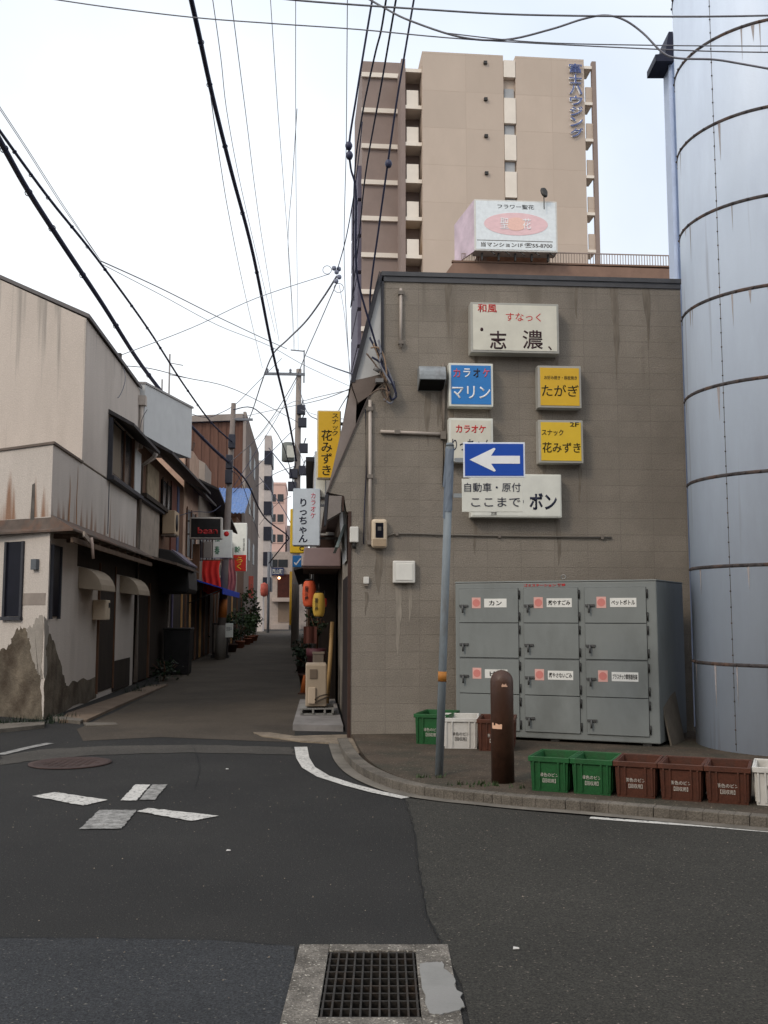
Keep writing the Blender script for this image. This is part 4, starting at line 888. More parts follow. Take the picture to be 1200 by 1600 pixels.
# upper window with slanted hood
t0, t1, z0, z1 = Lrect(171, 205, 645, 745)
w_ = side_box('window', t0, t1, z0 + .05, z1 - .1, -.03, -.001, glass, h1)
side_box('frame', t0 - .06, t0, z0, z1 - .1, -.09, -.001, dark_trim, w_); side_box('frame', t1, t1 + .07, z0, z1 - .1, -.09, -.001, timber_mid, w_); tm = t0 + (t1 - t0) * .6
side_box('frame', tm, tm + .06, z0, z1 - .1, -.06, -.0305, timber_mid, w_); side_box('sill', t0 - .08, 10.8, z0 - .08, z0 - .002, -.14, -.001, dark_trim, w_)
side_box('curtain', t0 + .05, tm - .3, z0 + .1, z1 - .15, -.034, -.0305, mat('curtain_beige', (.2, .16, .12), .9, .3, 4, stretch=(6, 6, .5)), w_)
b = B(); b.hexa([(t0 - .1, -.5, z1 - .28), (7.3, -.5, z1 - .28), (7.3, 0, z1 - .02), (t0 - .1, 0, z1 - .02), (t0 - .1, -.5, z1 - .22), (7.3, -.5, z1 - .22), (7.3, 0, z1 + .06), (t0 - .1, 0, z1 + .06)]); b.build('window_hood', rooftile, h1)
side_box('shutter_panel', t1 + .09, 7.2, z0, z1 - .3, -.1, -.001, pale_panel, h1)
b = B(); b.tube([(7.38, -.07, 0.05), (7.38, -.07, 4.9), (7.38, -.35, 5.1), (7.38, -.4, 5.2)], .05, 10); b.build('downpipe', pipe_pink, h1)
b = B(); b.tube([(7.3, -.06, 5.3), (7.3, -.06, 6.3)], .045, 10); b.box(7.2, 7.4, -.16, -.001, 6.28, 6.5); b.build('rain_head', pipe_pink, h1)
side_box('wall_cable', 4.2, 4.215, 3.1, 4.1, -.012, -.001, wirem, h1)

# second house, dark timber
h2 = lane_root('timber_house', 'narrow dark timber house with white slanting parapet panel and black ground floor')
b = B(); b.slab([(7.36, .02), (15.6, .02), (15.6, 6.5), (7.36, 6.2)], 0, 5.5); b.build('wall', timber_mid, h2)
b = B(); b.hexa([(7.45, -.1, 5.5), (10.6, -.8, 5.6), (10.6, .4, 5.6), (7.45, .4, 5.5), (7.45, -.1, 6.82), (10.6, -.8, 6.92), (10.6, .4, 6.92), (7.45, .4, 6.82)]); b.build('parapet_panel', pale_panel, h2)
b = B(); b.hexa([(7.43, -.12, 6.822), (10.62, -.84, 6.922), (10.62, .42, 6.922), (7.43, .42, 6.822), (7.43, -.12, 6.87), (10.62, -.84, 6.97), (10.62, .42, 6.97), (7.43, .42, 6.87)]); b.build('parapet_cap', mat('cap_pale', (.3, .28, .27), .7, .1), h2)
b = B(); b.hexa([(7.5, -.75, 5.2), (16.4, -.75, 5.35), (16.4, .0, 5.7), (7.5, .0, 5.6), (7.5, -.75, 5.27), (16.4, -.75, 5.42), (16.4, .0, 5.8), (7.5, .0, 5.7)]); b.build('eave', rooftile, h2)
side_box('plaster_panel', 7.5, 10.6, 2.9, 4.15, -.02, .015, stucco_grey, h2)
side_box('upper_panel', 8.6, 10.4, 4.35, 5.2, -.02, .015, plain('upper_cream', (150, 134, 112), .9, var=.3), h2)
w_ = side_box('window', 11.0, 12.6, 3.9, 5.1, -.02, .015, glass, h2)
for t in (10.95, 11.8, 12.6): side_box('frame', t, t + .06, 3.85, 5.15, -.05, -.021, timber, w_)
side_box('red_boarding', 12.8, 13.8, 3.2, 5.3, -.03, .015, mat('red_board', (.14, .05, .035), .8, .3, 3), h2)
side_box('blue_boarding', 14.0, 14.4, 3.2, 5.3, -.03, .015, mat('blue_board', (.07, .08, .14), .8, .3, 3), h2)
side_box('balcony_beam', 7.45, 11.0, 4.2, 4.3, -.2, .015, timber, h2)
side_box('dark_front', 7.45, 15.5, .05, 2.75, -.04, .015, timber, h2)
b = B(); b.hexa([(7.5, -.9, 2.66), (12, -.9, 2.66), (12, .01, 2.9), (7.5, .01, 2.9), (7.5, -.9, 2.72), (12, -.9, 2.72), (12, .01, 2.96), (7.5, .01, 2.96)]); b.build('lower_eave', rooftin, h2)
for t, m in ((12.3, mat('post_pale', (.32, .27, .24), .7, .2)), (13.0, mat('post_violet', (.15, .13, .22), .7, .2)), (9.0, timber_mid), (15.1, mat('post_tan', (.46, .25, .1), .7, .2))): side_box('post', t, t + .14, .5 if t > 10 else .05, 2.3, -.08, -.041, m, h2)
ac = thing('outdoor_unit', 'cream air conditioner unit on the upper wall of the dark timber house', 'air conditioner', FL.w(10.9, -.02, 3.65), FL.rz)
b = B(); b.box(0, .85, -.36, -.03, 0, .62); b.build('case', plain('ac_cream', (168, 146, 120), .6), ac, bevel=.02)
b = B()
b.lathe([(.23, 0), (.23, .01), (.001, .01)], 24); b.build('fan_grille', T_black, ac, loc=(.36, -.362, .31), rot=(math.pi / 2, 0, 0))
for k in range(2): b = B(); b.box(.1 + k * .6, .14 + k * .6, -.36, 0.0, -.04, -.003); b.build('bracket', plain('bracket_pale', (170, 160, 150)), ac)
aw = thing('box_awning', 'black box awning sign projecting from the timber house front', 'awning', FL.w(10.6, -.02, 2.1), FL.rz)
b = B(); b.prismx([(0, 1.15), (-.3, 1.1), (-.75, .75), (-.8, .1), (-.75, 0), (0, 0)], 0, 1.9); b.build('cover', mat('awning_black', (.02, .018, .018), .5, .3, 4, .1), aw, bevel=.03)
b = B(); b.hexa([(1.9, -.78, .1), (1.92, -.78, .1), (1.92, 0, .05), (1.9, 0, .05), (1.9, -.7, .75), (1.92, -.7, .75), (1.92, 0, 1.15), (1.9, 0, 1.15)]); b.build('end_panel', dark_trim, aw)
b = B(); b.hexa([(.05, -.78, .72), (1.85, -.78, .72), (1.85, -.32, 1.1), (.05, -.32, 1.1), (.05, -.79, .76), (1.85, -.79, .76), (1.85, -.33, 1.13), (.05, -.33, 1.13)]); b.build('top_sheet', mat('awning_violet', (.15, .13, .17), .6, .2), aw)
bx = thing('black_bin', 'tall black bin standing before the dark timber house', 'bin', FL.w(11.2, -.5, 0), FL.rz)
b = B(); b.hexa([(-.38, -.3, 0), (.38, -.3, 0), (.38, .3, 0), (-.38, .3, 0), (-.42, -.34, 1.15), (.42, -.34, 1.15), (.42, .34, 1.15), (-.42, .34, 1.15)]); b.build('body', mat('bin_black', (.012, .011, .011), .6, .3), bx, bevel=.03)
b = B(); b.box(-.44, .44, -.36, .36, 1.152, 1.2); b.build('lid', mat('bin_lid', (.02, .018, .017), .5, .3), bx, bevel=.02)

# third house, pinkish stucco
h3 = lane_root('stucco_house', 'pinkish stucco house with a rain pipe above a narrow dark eave')
b = B(); b.hexa([(15.62, .0, 0), (19.6, 0, 0), (19.6, 6, 0), (15.62, 6, 0), (15.62, .0, 7.0), (19.6, 0, 6.95), (19.6, 6, 8.4), (15.62, 6, 8.4)]); b.build('wall', stucco_pink, h3)
b = B(); b.hexa([(15.5, -.6, 5.3), (20, -.6, 5.35), (20, -.001, 5.75), (15.5, -.001, 5.7), (15.5, -.6, 5.37), (20, -.6, 5.42), (20, -.001, 5.84), (15.5, -.001, 5.79)]); b.build('eave', rooftile, h3)
b = B(); b.tube([(15.9, -.06, 5.85), (15.9, -.06, 6.7)], .06, 8); b.hexa([(15.75, -.2, 6.7), (16.05, -.2, 6.7), (16.05, -.001, 6.7), (15.75, -.001, 6.7), (15.68, -.26, 6.95), (16.12, -.26, 6.95), (16.12, -.001, 6.95), (15.68, -.001, 6.95)]); b.build('rain_head', plain('rain_brown', (110, 84, 72)), h3)
w_ = side_box('window', 16.3, 18.6, 3.4, 4.9, -.02, -.001, glass_dim, h3)
for t in (16.24, 17.4, 18.6): side_box('frame', t, t + .07, 3.34, 4.95, -.05, -.0205, timber_mid, w_)
side_box('beige_panel', 17.0, 19.5, 2.4, 3.3, -.3, -.001, mat('beige_panel', (.2, .165, .12), .85, .15), h3)
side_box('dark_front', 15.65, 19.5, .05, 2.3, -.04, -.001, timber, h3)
for t, m in ((16.0, timber_mid), (17.2, MATS['post_tan']), (18.8, timber_mid)): side_box('post', t, t + .14, .05, 2.3, -.09, -.041, m, h3)
side_box('kick_board', 15.9, 16.5, .02, .9, -.12, -.092, plain('kick_grey', (120, 104, 88)), h3)
b = B(); b.lathe([(.5, 0), (.55, .9), (.3, 1.1), (.05, 1.15)], 16); b.build('water_tank', mat('tank_pink', (.5, .38, .31), .8, .1), h3, loc=(17.6, 1.2, 7.25))
b = B(); b.tube([(17.5, .8, 7.3), (17.5, .8, 10.2)], .03, 6); b.tube([(17.5, .8, 9.9), (17.8, .4, 9.9)], .015, 5); b.tube([(17.5, .8, 9.5), (17.9, .3, 9.5)], .015, 5); b.build('aerial', plain('aerial_grey', (140, 136, 134)), h3)
b = B(); b.tube([(18.6, 1.2, 7.3), (18.6, 1.2, 9.6)], .03, 6); b.build('aerial', MATS['aerial_grey'], h3)

# fourth and fifth houses
h4 = lane_root('gabled_house', 'grey two storey house with dark sloping tile eave behind the black sign')
b = B(); b.hexa([(19.62, .02, 0), (28.6, .02, 0), (28.6, 6, 0), (19.62, 6, 0), (19.62, .02, 6.1), (28.6, .02, 5.6), (28.6, 6, 7.6), (19.62, 6, 7.6)]); b.build('wall', stucco_grey, h4)
b = B(); b.hexa([(19.7, -.7, 5.9), (29, -.7, 5.1), (29, .6, 5.7), (19.7, .6, 6.5), (19.7, -.7, 5.98), (29, -.7, 5.18), (29, .6, 5.8), (19.7, .6, 6.6)]); b.build('eave', rooftile, h4)
b = B(); b.prismx([(.1, 6.0), (.1, 7.3), (1.2, 7.9), (2.3, 7.3), (2.3, 6.0)], 22.5, 25); b.build('roof_gable', plain('gable_pale', (150, 138, 128), .85), h4)
b = B(); b.prismx([(.05, 5.6), (.05, 6.7), (1.0, 7.2), (2.3, 6.7), (2.3, 5.6)], 26, 28); b.build('roof_gable', mat('gable_pink', (.42, .32, .26), .85, .15), h4)
for t in (20.4, 22.6, 24.8): w_ = side_box('window', t, t + 1.5, 3.4, 4.8, -.03, .015, glass_dim, h4); side_box('frame', t + .7, t + .76, 3.4, 4.8, -.05, -.031, timber_mid, w_)
side_box('dark_front', 19.7, 28.5, .05, 2.6, -.04, .015, timber, h4)
for t in (20.2, 21.6, 23.3, 25.2, 26.6): side_box('post', t, t + .16, .05, 2.5, -.1, -.041, timber_mid if t > 21 else MATS['post_tan'], h4)
h5 = lane_root('brown_house', 'brown boarded house with blue corrugated roof below the tall block')
b = B(); b.slab([(28.62, .0), (44.4, .0), (44.4, 7), (28.62, 7)], 0, 5.2); b.build('wall', timber_mid, h5)
b = B(); b.slab([(38.5, .05), (44.4, .05), (44.4, 7), (38.5, 7)], 5.202, 6.85); b.build('upper_wall', timber_mid, h5)
b = B()
for k in range(26):
    y0, y1 = -.45 + k * .2, -.45 + k * .2 + .1
    b.hexa([(37.6, y0, 6.9), (37.6, y1, 6.96), (43.9, y1, 9.06), (43.9, y0, 9.0), (37.6, y0, 6.95), (37.6, y1, 7.01), (43.9, y1, 9.11), (43.9, y0, 9.05)])
    b.hexa([(37.6, y1, 6.96), (37.6, y1 + .1, 6.9), (43.9, y1 + .1, 9.0), (43.9, y1, 9.06), (37.6, y1, 7.01), (37.6, y1 + .1, 6.95), (43.9, y1 + .1, 9.05), (43.9, y1, 9.11)])
b.build('roof', bluetin, h5)
side_box('white_front', 33, 38, 2.6, 4.9, -.06, -.001, plain('front_white', (150, 140, 130), .8), h5)
side_box('dark_front', 28.8, 44.2, .05, 2.5, -.04, -.001, timber, h5)
for t in (31.5, 34.6, 38.2, 41.6): side_box('post', t, t + .2, .05, 2.5, -.1, -.041, MATS['post_tan'] if t > 33 and t < 36 else timber_mid, h5)
tb = lane_root('tall_block', 'tall narrow block with brown cladding and a bare concrete side rising above the lane')
ztb = Lp(385, 657)[1]
b = B(); b.box(44.5, 60, 0, .18, 0, ztb + .5); b.box(60.001, 60.4, 0, 8, 0, ztb - .2); b.build('concrete_wall', conc_side, tb)
b = B(); n = 30
for k in range(n):
    y0 = .19 + k * .25; b.box(44.6 + (.05 if k % 2 else 0), 46, y0, y0 + .249, 0, ztb - .1 - .012 * k)
b.build('cladding', brown_clad, tb)
b = B(); b.box(46.01, 59.99, .19, 8.4, 0, ztb - .5); b.build('core', brown_clad, tb)
b = B(); b.hexa([(44.35, .19, ztb - .05), (59.99, .19, ztb - .05), (59.99, 8.5, ztb - .45), (44.35, 8.5, ztb - .45), (44.35, .19, ztb + .35), (59.99, .19, ztb + .35), (59.99, 8.5, ztb - .1), (44.35, 8.5, ztb - .1)]); b.build('roof_rim', conc_side, tb)
for k in range(3):
    for j in range(2): side_box('window', 48 + j * 5, 50 + j * 5, 5 + k * 3, 6.4 + k * 3, -.02, -.001, glass_dim, tb)
# far end of the lane
wb_ = lane_root('balcony_building', 'far white building with a stack of dark balconies beside the tall concrete side')
b = B(); b.box(76, 79, .3, 8, 0, 15.8); b.build('wall', plain('far_white', (205, 196, 190), .8), wb_)
for k in range(6):
    z = AT(411, 915 - k * 39.5, 90).z
    b = B(); b.box(75.2, 79, -.45, .29, z - .5, z + .75); b.build('balcony', mat('balcony_navy', (.02, .022, .035), .5, .3), wb_)
    b = B(); b.box(75.3, 79, -.35, .29, z + .752, z + 2.2); b.build('balcony_front', plain('balcony_white', (190, 182, 178), .8), wb_)
pk0 = AT(404, 960, 150); pk1 = AT(444, 960, 150)
ph = thing('pink_hotel', 'far pale pink building with small dark windows above the lane end', 'building', (pk0.x, 150, 0), FW.rz)
zt = AT(420, 757, 150).z; w = pk1.x - pk0.x
b = B(); b.box(-4, w, 0, 14, 0, zt); b.build('wall', mat('pink_wall', (.62, .42, .36), .85, .06, .3, .05), ph)
b = B(); b.box(-4.1, w + .1, -.1, 14, zt + .002, zt + .35); b.build('parapet', plain('pink_parapet', (214, 180, 168), .8), ph)
for k in range(6):
    for px in (412, 426, 438):
        x = AT(px, 800, 150).x - pk0.x; z = AT(420, 778 + k * 31.5, 150).z
        if z > 2: b = B(); b.box(x - .45, x + .45, -.08, -.001, z - .6, z + .6); wn = b.build('window', glass, ph); b = B(); b.box(x - .5, x + .5, -.14, -.002, z - .7, z - .601); b.build('sill', MATS['pink_parapet'], wn)
b = B(); b.box(w + .2, w + 3.5, 3, 12, 0, AT(450, 820, 152).z); b.build('side_wing', plain('wing_grey', (170, 160, 158), .8), ph)
e0 = AT(396, 960, 104)
eb = thing('end_building', 'low white building closing the far end of the lane with a shutter and reddish opening', 'building', (e0.x, 104, 0), FW.rz)
def ep(px, py): q = AT(px, py, 104); return q.x - e0.x, q.z
b = B(); zt = ep(420, 862)[1]; b.box(-2, ep(478, 900)[0], 0, 8, 0, zt); b.build('wall', plain('end_white', (176, 164, 156), .8, var=.15), eb)
b = B(); (xa, za), (xb, zb) = ep(434, 972), ep(456, 941); b.box(xa, xb, -.1, -.001, za, zb); b.build('shutter', plain('shutter_beige', (128, 112, 98), .7), eb)
b = B(); (xa, za), (xb, zb) = ep(433, 934), ep(452, 897); b.box(xa, xb, -.06, -.001, za, zb); b.build('opening', mat('opening_red', (.06, .015, .01), .7, .3), eb)
b = B(); x, z = ep(436, 903); b.lathe([(.001, -.15), (.14, -.08), (.14, .08), (.001, .15)], 10); b.build('lamp', emis('lamp_orange', (1, .55, .3), 4.0), eb, loc=(x, -.25, z))
b = B(); (xa, za), (xb, zb) = ep(425, 940), ep(458, 934); b.box(xa, xb, -.9, -.001, za, zb); b.build('canopy', plain('canopy_white', (196, 180, 170), .8), eb)
b = B(); (xa, za), (xb, zb) = ep(424, 985), ep(470, 975); b.box(xa, xb, -1.4, -.001, 0, zb); b.build('step', plain('step_white', (190, 176, 166), .8), eb)
b = B(); (xa, za), (xb, zb) = ep(424, 899), ep(443, 887); b.box(xa, xb, -.3, -.001, za, zb); b.build('fascia_sign', plain('fascia_navy', (50, 60, 96), .6), eb)
lettering('西山町', (xa + xb) / 2, (za + zb) / 2, (xb - xa) * .85, (zb - za) * .7, S_white, eb, y=-.31, bold=0, th=.02)
for k in range(3): b = B(); x, z = ep(410 + k * 16, 880); b.box(x - .5, x + .5, -.05, -.001, z - .4, z + .4); b.build('window', glass, eb)
p0 = AT(454, 960, 98); yp = thing('yellow_pole', 'far yellow painted pole in front of the low white building', 'pole', (p0.x, 98, 0), 0)
b = B(); zt = AT(454, 893, 98).z; b.tube([(0, 0, 0), (0, 0, zt)], .13, 10); b.build('shaft', mat('pole_yellow', (.55, .3, .02), .6, .15), yp)
b = B(); b.box(-.16, .16, -.16, .16, 0, .5); b.build('base', concrete, yp)
p0 = AT(419, 960, 84); dpz = AT(419, 862, 84).z
dp = thing('dark_pole', 'dark slender pole with a red lantern before the lane end', 'pole', (p0.x, 84, 0), 0)
b = B(); b.tube([(0, 0, 0), (0, 0, dpz)], .12, 8); b.build('shaft', polesteel, dp); b = B(); b.lathe([(.001, 0), (.3, .15), (.34, .6), (.3, 1.1), (.001, 1.25)], 14); b.build('red_lamp', mat('far_red', (.45, .1, .07), .7, .2), dp, loc=(-.35, -.1, AT(416, 933, 84).z))

# signs hanging over the lane, left side
def hang(name, label, px0, py0, px1, py1, Y, casing, th=.2, rz=None, cat='sign', inset=.04, face=None, group=None):
    a = AT(px0, py1, Y); c = AT(px1, py0, Y); w, h = c.x - a.x, c.z - a.z
    o = thing(name, label, cat, ((a.x + c.x) / 2, Y, a.z), FW.rz if rz is None else rz, group)
    b = B(); b.box(-w / 2, w / 2, 0, th, 0, h); b.build('casing', casing, o, bevel=min(.03, w * .05))
    if face: b = B(); b.box(-w / 2 + inset, w / 2 - inset, -.008, .001, inset, h - inset); b.build('face', face, o)
    return o, w, h
o, w, h = hang('hanging_sign', 'black box sign with red lettering and pale rim over the lane', 296, 808, 347, 842, 31, plain('rim_grey', (170, 164, 156)), .35, face=mat('sign_black', (.012, .01, .01), .4, .3), inset=.05)
lettering('bean', 0.06, h * .38, w * .62, h * .3, mat('letter_red_dark', (.42, .03, .03), .5, .1), o, y=-.009, bold=.03)
b = B(); b.box(-w / 2 - .5, -w / 2 - .001, .1, .16, h * .8, h * .86); b.box(-w / 2 - .5, -w / 2 - .001, .1, .16, h * .2, h * .26); b.build('bracket', steel_dark, o)
o, w, h = hang('hanging_sign', 'white sign with green characters and a red mark, on the left pole', 332, 828, 363, 872, 34.2, S_white, .15)
lettering('松', -w * .27, h * .72, w * .26, h * .3, T_green, o, y=-.002); lettering('春', -w * .27, h * .28, w * .26, h * .3, T_green, o, y=-.002)
b = B(); b.lathe([(.09, 0), (.09, .006), (.001, .006)], 16); b.build('red_mark', T_red, o, loc=(w * .2, -.001, h * .86), rot=(math.pi / 2, 0, 0))
o, w, h = hang('hanging_sign', 'tall white sign with a red lower third hanging over the lane', 362, 817, 386, 893, 50, S_white, .3)
b = B(); b.box(-w / 2 + .02, w / 2 - .02, -.012, .001, .02, h * .34); b.build('red_panel', mat('sign_red', (.6, .03, .015), .5, .1), o)
lettering('らく', .02, h * .17, w * .4, h * .26, S_yel2, o, y=-.013, vertical=True); lettering('幹', -w * .12, h * .45, w * .42, h * .14, T_green, o, y=-.002); lettering('居酒屋', w * .3, h * .55, w * .13, h * .26, T_black, o, y=-.002, vertical=True, bold=0)
# cloth, awning, plants
def cloth(name, label, px0, py0, px1, py1, Y, m, seed=0, sag=.0):
    a = AT(px0, py1, Y); c = AT(px1, py0, Y); w, h = c.x - a.x, c.z - a.z; o = thing(name, label, 'banner', ((a.x + c.x) / 2, Y, a.z), FW.rz)
    b = B(); n, mm = 14, 8; rn = random.Random(seed); ph_ = rn.uniform(0, 6)
    for s_ in (0, .012):
        vs = [(-w / 2 + w * i / n + .04 * math.sin(j * .7 + ph_), s_ + .06 * math.sin(i * 1.3 + ph_) * (.3 + .7 * (1 - j / mm)), h * j / mm - sag * math.sin(math.pi * i / n) * (1 - j / mm)) for j in range(mm + 1) for i in range(n + 1)]
        b.add(vs, [(j * (n + 1) + i, j * (n + 1) + i + 1, (j + 1) * (n + 1) + i + 1, (j + 1) * (n + 1) + i) for j in range(mm) for i in range(n)], 0, True)
    b.build('cloth', m, o); b = B(); b.tube([(-w / 2 - .1, .03, h + .02), (w / 2 + .1, .03, h + .02)], .02, 6); b.build('rod', timber_mid, o); return o
cloth('shop_banner', 'bright red cloth banner hanging over the lane beside the pole', 316, 876, 344, 924, 33.2, red_c, 1, .1)
cloth('shop_banner', 'faded pink cloth banner right of the pole', 352, 874, 368, 926, 38, pink_c, 2, -.05)
aw = thing('shop_awning', 'deep blue cloth awning over a dark shop front on the left', 'awning', FL.w(16.9, -.0, 2.2), FL.rz)
b = B(); b.prismx([(0, .55), (-1.15, .2), (-1.15, 0), (-1.12, 0), (-1.12, .17), (0, .5)], 0, 7.5); b.build('canopy', blue_c, aw)
b = B(); b.tube([(.1, -1.1, .15), (.1, -.02, -.3)], .02, 6); b.build('strut', steel_dark, aw)
def plant(name, label, loc, rad, hgt, n, leaf=.12, m=leafm, pot=None, pr=.2, phh=.3, seed=0, group=None):
    o = thing(name, label, 'plant', loc, 0, group); rn = random.Random(seed); z0 = phh if pot else 0
    if pot: b = B(); b.lathe([(pr * .7, 0), (pr, phh * .85), (pr * 1.1, phh * .85), (pr * 1.1, phh), (pr * .9, phh), (pr * .85, phh * .8), (.01, phh * .8)], 18); b.build('pot', pot, o)
    b = B(); b.tube([(0, 0, z0 * .8), (.03, .02, z0 + hgt * .5), (.0, .05, z0 + hgt * .9)], [.025, .018, .006], 6)
    for k in range(5): q = rn.uniform(0, 6.28); b.tube([(.02, .02, z0 + hgt * .3), (rad * .7 * math.cos(q), rad * .7 * math.sin(q), z0 + hgt * rn.uniform(.5, .95))], [.012, .004], 5)
    b.build('stem', timber_mid, o)
    b = B(); cl_ = [(rn.uniform(-.6, .6) * rad, rn.uniform(-.6, .6) * rad, z0 + hgt * rn.uniform(.25, .95), rad * rn.uniform(.25, .5)) for _ in range(9)]
    for i in range(n):
        cx, cy, cz, cr_ = rn.choice(cl_); v = Vector((rn.gauss(0, .5), rn.gauss(0, .5), rn.gauss(0, .5))) * cr_; p = Vector((cx, cy, cz)) + v
        d = Vector((rn.uniform(-1, 1), rn.uniform(-1, 1), rn.uniform(-.8, .6))).normalized(); e = d.cross(Vector((rn.uniform(-1, 1), rn.uniform(-1, 1), rn.uniform(-1, 1)))).normalized(); l = leaf * rn.uniform(.6, 1.3); w = l * .3
        b.add([p, p + d * l * .5 + e * w, p + d * l, p + d * l * .5 - e * w], [(0, 1, 2, 3)])
    b.build('foliage', m, o); return o
def lw(t, off, z=0): return FL.w(t, off, z)
plant('street_plant', 'tall leafy green plant in a pot below the red and white sign', lw(39, -.7), .55, 2.5, 360, .18, leafm, terracotta, .3, .4, 1)
plant('street_plant', 'low dark bushy plant by the left pole base', lw(22.5, -.7), .7, 1.3, 260, .16, leafd, None, seed=2)
plant('street_plant', 'green bush spreading at the foot of the brown boarded house', lw(33, -.8), .7, 1.6, 320, .18, leafm, None, seed=3)
plant('street_plant', 'straggly plant in a pot before the tall concrete side', lw(43.5, -.7), .6, 1.7, 240, .2, leafd, terracotta, .25, .35, 4)
plant('street_plant', 'low weedy plant beside the black bin at the timber house', lw(8.6, -.5), .45, .5, 200, .1, leafd, None, seed=5)
o, w, h = hang('notice_box', 'small white notice box fixed at the foot of the left pole', 352, 974, 364, 996, 34.0, S_white, .15, cat='box')
lettering('営業中', 0, h * .6, w * .7, h * .3, T_grey, o, y=-.002, bold=0)

# ================================================================== right side of the lane
def rw(x, y, z=0): return FW.w(x, y, z)
r2 = thing('shop_house', 'narrow white fronted shop with dark timber ground floor behind the corner building', 'building', (W0.x, W0.y, 0), FW.rz)
b = B(); b.slab([(-.46, 5.0), (-.04, 5.0), (-.04, 9.2), (3, 9.2), (3, 18), (-.46, 18)], 2.45, 4.25); b.build('upper_wall', mat('shop_white', (.5, .49, .47), .8, .1, 2, .1), r2)
b = B(); b.slab([(-.44, 5.05), (-.04, 5.05), (-.04, 9.2), (3, 9.2), (3, 18), (-.44, 18)], 0, 2.449); b.build('lower_wall', mat('recess_shade_timber', (.012, .008, .006), .9, .4, 3, .2, stretch=(4, 4, .5)), r2)  # timber darkened: the doorway recess's shade is put into its colour
b = B(); b.box(-.4, -.08, 4.96, 4.999, 2.6, 2.95); b.build('brown_panel', brown_trim, r2)
b = B(); b.box(-.6, -.04, 4.8, 18, 4.252, 4.33); b.build('roof_edge', dark_trim, r2)
b = B(); b.box(-.3, -.05, 5.0, 5.045, .05, 2.1); b.build('door', MATS['recess_shade_timber'], r2)
r3 = thing('low_shop_row', 'dark low timber shop row on the right of the lane beyond the white sign', 'building', (W0.x, W0.y, 0), FW.rz)
b = B(); b.box(-.5, 5, 18.05, 33, 0, 3.7); b.build('wall', timber, r3)
b = B(); b.hexa([(-1.0, 18.0, 2.9), (5, 18.0, 4.6), (5, 33.2, 4.6), (-1.0, 33.2, 2.9), (-1.0, 18.0, 2.98), (5, 18.0, 4.7), (5, 33.2, 4.7), (-1.0, 33.2, 2.98)]); b.build('roof', rooftile, r3)
for k in range(5): b = B(); b.box(-.56, -.5005, 18.6 + k * 3, 20.6 + k * 3, .1, 2.2); b.build('sliding_door', timber_mid, r3)
r4 = thing('far_shop', 'far right side plain shop building by the utility pole', 'building', (W0.x, W0.y, 0), FW.rz)
b = B(); b.box(-.6, 6, 36.5, 60, 0, 3.2); b.build('wall', stucco_grey, r4); b = B(); b.box(-.9, 6, 36.3, 60.2, 3.202, 3.4); b.build('roof', rooftile, r4)
for k in range(4): b = B(); b.box(-.65, -.601, 38 + k * 5, 41 + k * 5, .1, 2.3); b.build('shutter', timber_mid, r4)
# awning over the doorway
ya = 2.6
def fx_of(px, y):                           # x in the wall frame of a picture column at depth y of that frame
    return FW.hit(px, HOR, y)[0]
xa_, xb_ = fx_of(472, ya), -.04
aw = thing('door_awning', 'mauve grey box awning over the dark doorway of the corner building', 'awning', rw(0, 0), FW.rz)
zt_, zb_ = FW.hit(500, 855, ya)[1], FW.hit(500, 885, ya)[1]
b = B(); b.hexa([(xa_, ya, zb_), (xb_, ya, zb_), (xb_, 4.9, zb_), (xa_, 4.9, zb_), (xa_ + .02, ya + .1, zt_), (xb_, ya + .1, zt_), (xb_, 4.9, zt_ + .05), (xa_ + .02, 4.9, zt_ + .05)]); b.build('cover', awnm, aw, bevel=.02)
b = B(); b.box(xa_ + .005, xb_ - .005, ya + .02, 4.88, zb_ - .03, zb_ - .002); b.build('frame', brown_trim, aw)
# vertical signs
o, w, h = hang('vertical_sign', 'yellow vertical sign with black characters hanging under the slanting eave', 495, 641, 533, 748, 16.4, plain('sign_rim_pale', (205, 196, 170)), .22, face=S_yel, inset=.02)
lettering('花みずき', -w * .1, h * .38, w * .46, h * .66, T_olive, o, y=-.009, vertical=True, bold=.01); lettering('スナック', w * .25, h * .79, w * .25, h * .32, T_olive, o, y=-.009, vertical=True, bold=.005)
b = B(); b.box(w / 2 + .001, w / 2 + .3, .08, .14, h * .8, h * .84); b.box(w / 2 + .001, w / 2 + .3, .08, .14, h * .3, h * .34); b.build('bracket', steel_dark, o)
o, w, h = hang('vertical_sign', 'pale white vertical sign with navy characters and a red line over the lane', 457, 763, 501, 853, 16.6, plain('sign_rim_blue', (176, 186, 194)), .2, face=plain('sign_ice', (204, 214, 222), .4), inset=.015)
lettering('りっちゃん', -w * .12, h * .44, w * .32, h * .76, T_navy, o, y=-.009, vertical=True, bold=.02); lettering('カラオケ', w * .23, h * .7, w * .18, h * .44, T_pink, o, y=-.009, vertical=True, bold=.005)
b = B(); b.box(w / 2 + .001, w / 2 + .55, .08, .13, h * .82, h * .86); b.box(w / 2 + .001, w / 2 + .55, .08, .13, h * .12, h * .16); b.build('bracket', steel_dark, o)
o, w, h = hang('vertical_sign', 'narrow yellow sign mostly hidden behind the pale white vertical sign', 453, 795, 476, 864, 18.6, S_yel2, .2)
lettering('C', w * .3, h * .1, w * .3, h * .1, T_olive, o, y=-.002, bold=.03)
o, w, h = hang('vertical_sign', 'pale grey sign edge right behind the yellow vertical sign', 491, 705, 510, 790, 16.75, plain('sign_pale_blue', (190, 198, 208)), .2)
b = B(); b.box(-w / 2 + .02, w / 2 - .02, -.006, .001, .02, h - .02); b.build('face', S_white, o)
o, w, h = hang('small_sign', 'small blue sign with white check mark below the yellow sign', 457, 868, 471, 886, 24, S_blue, .1)
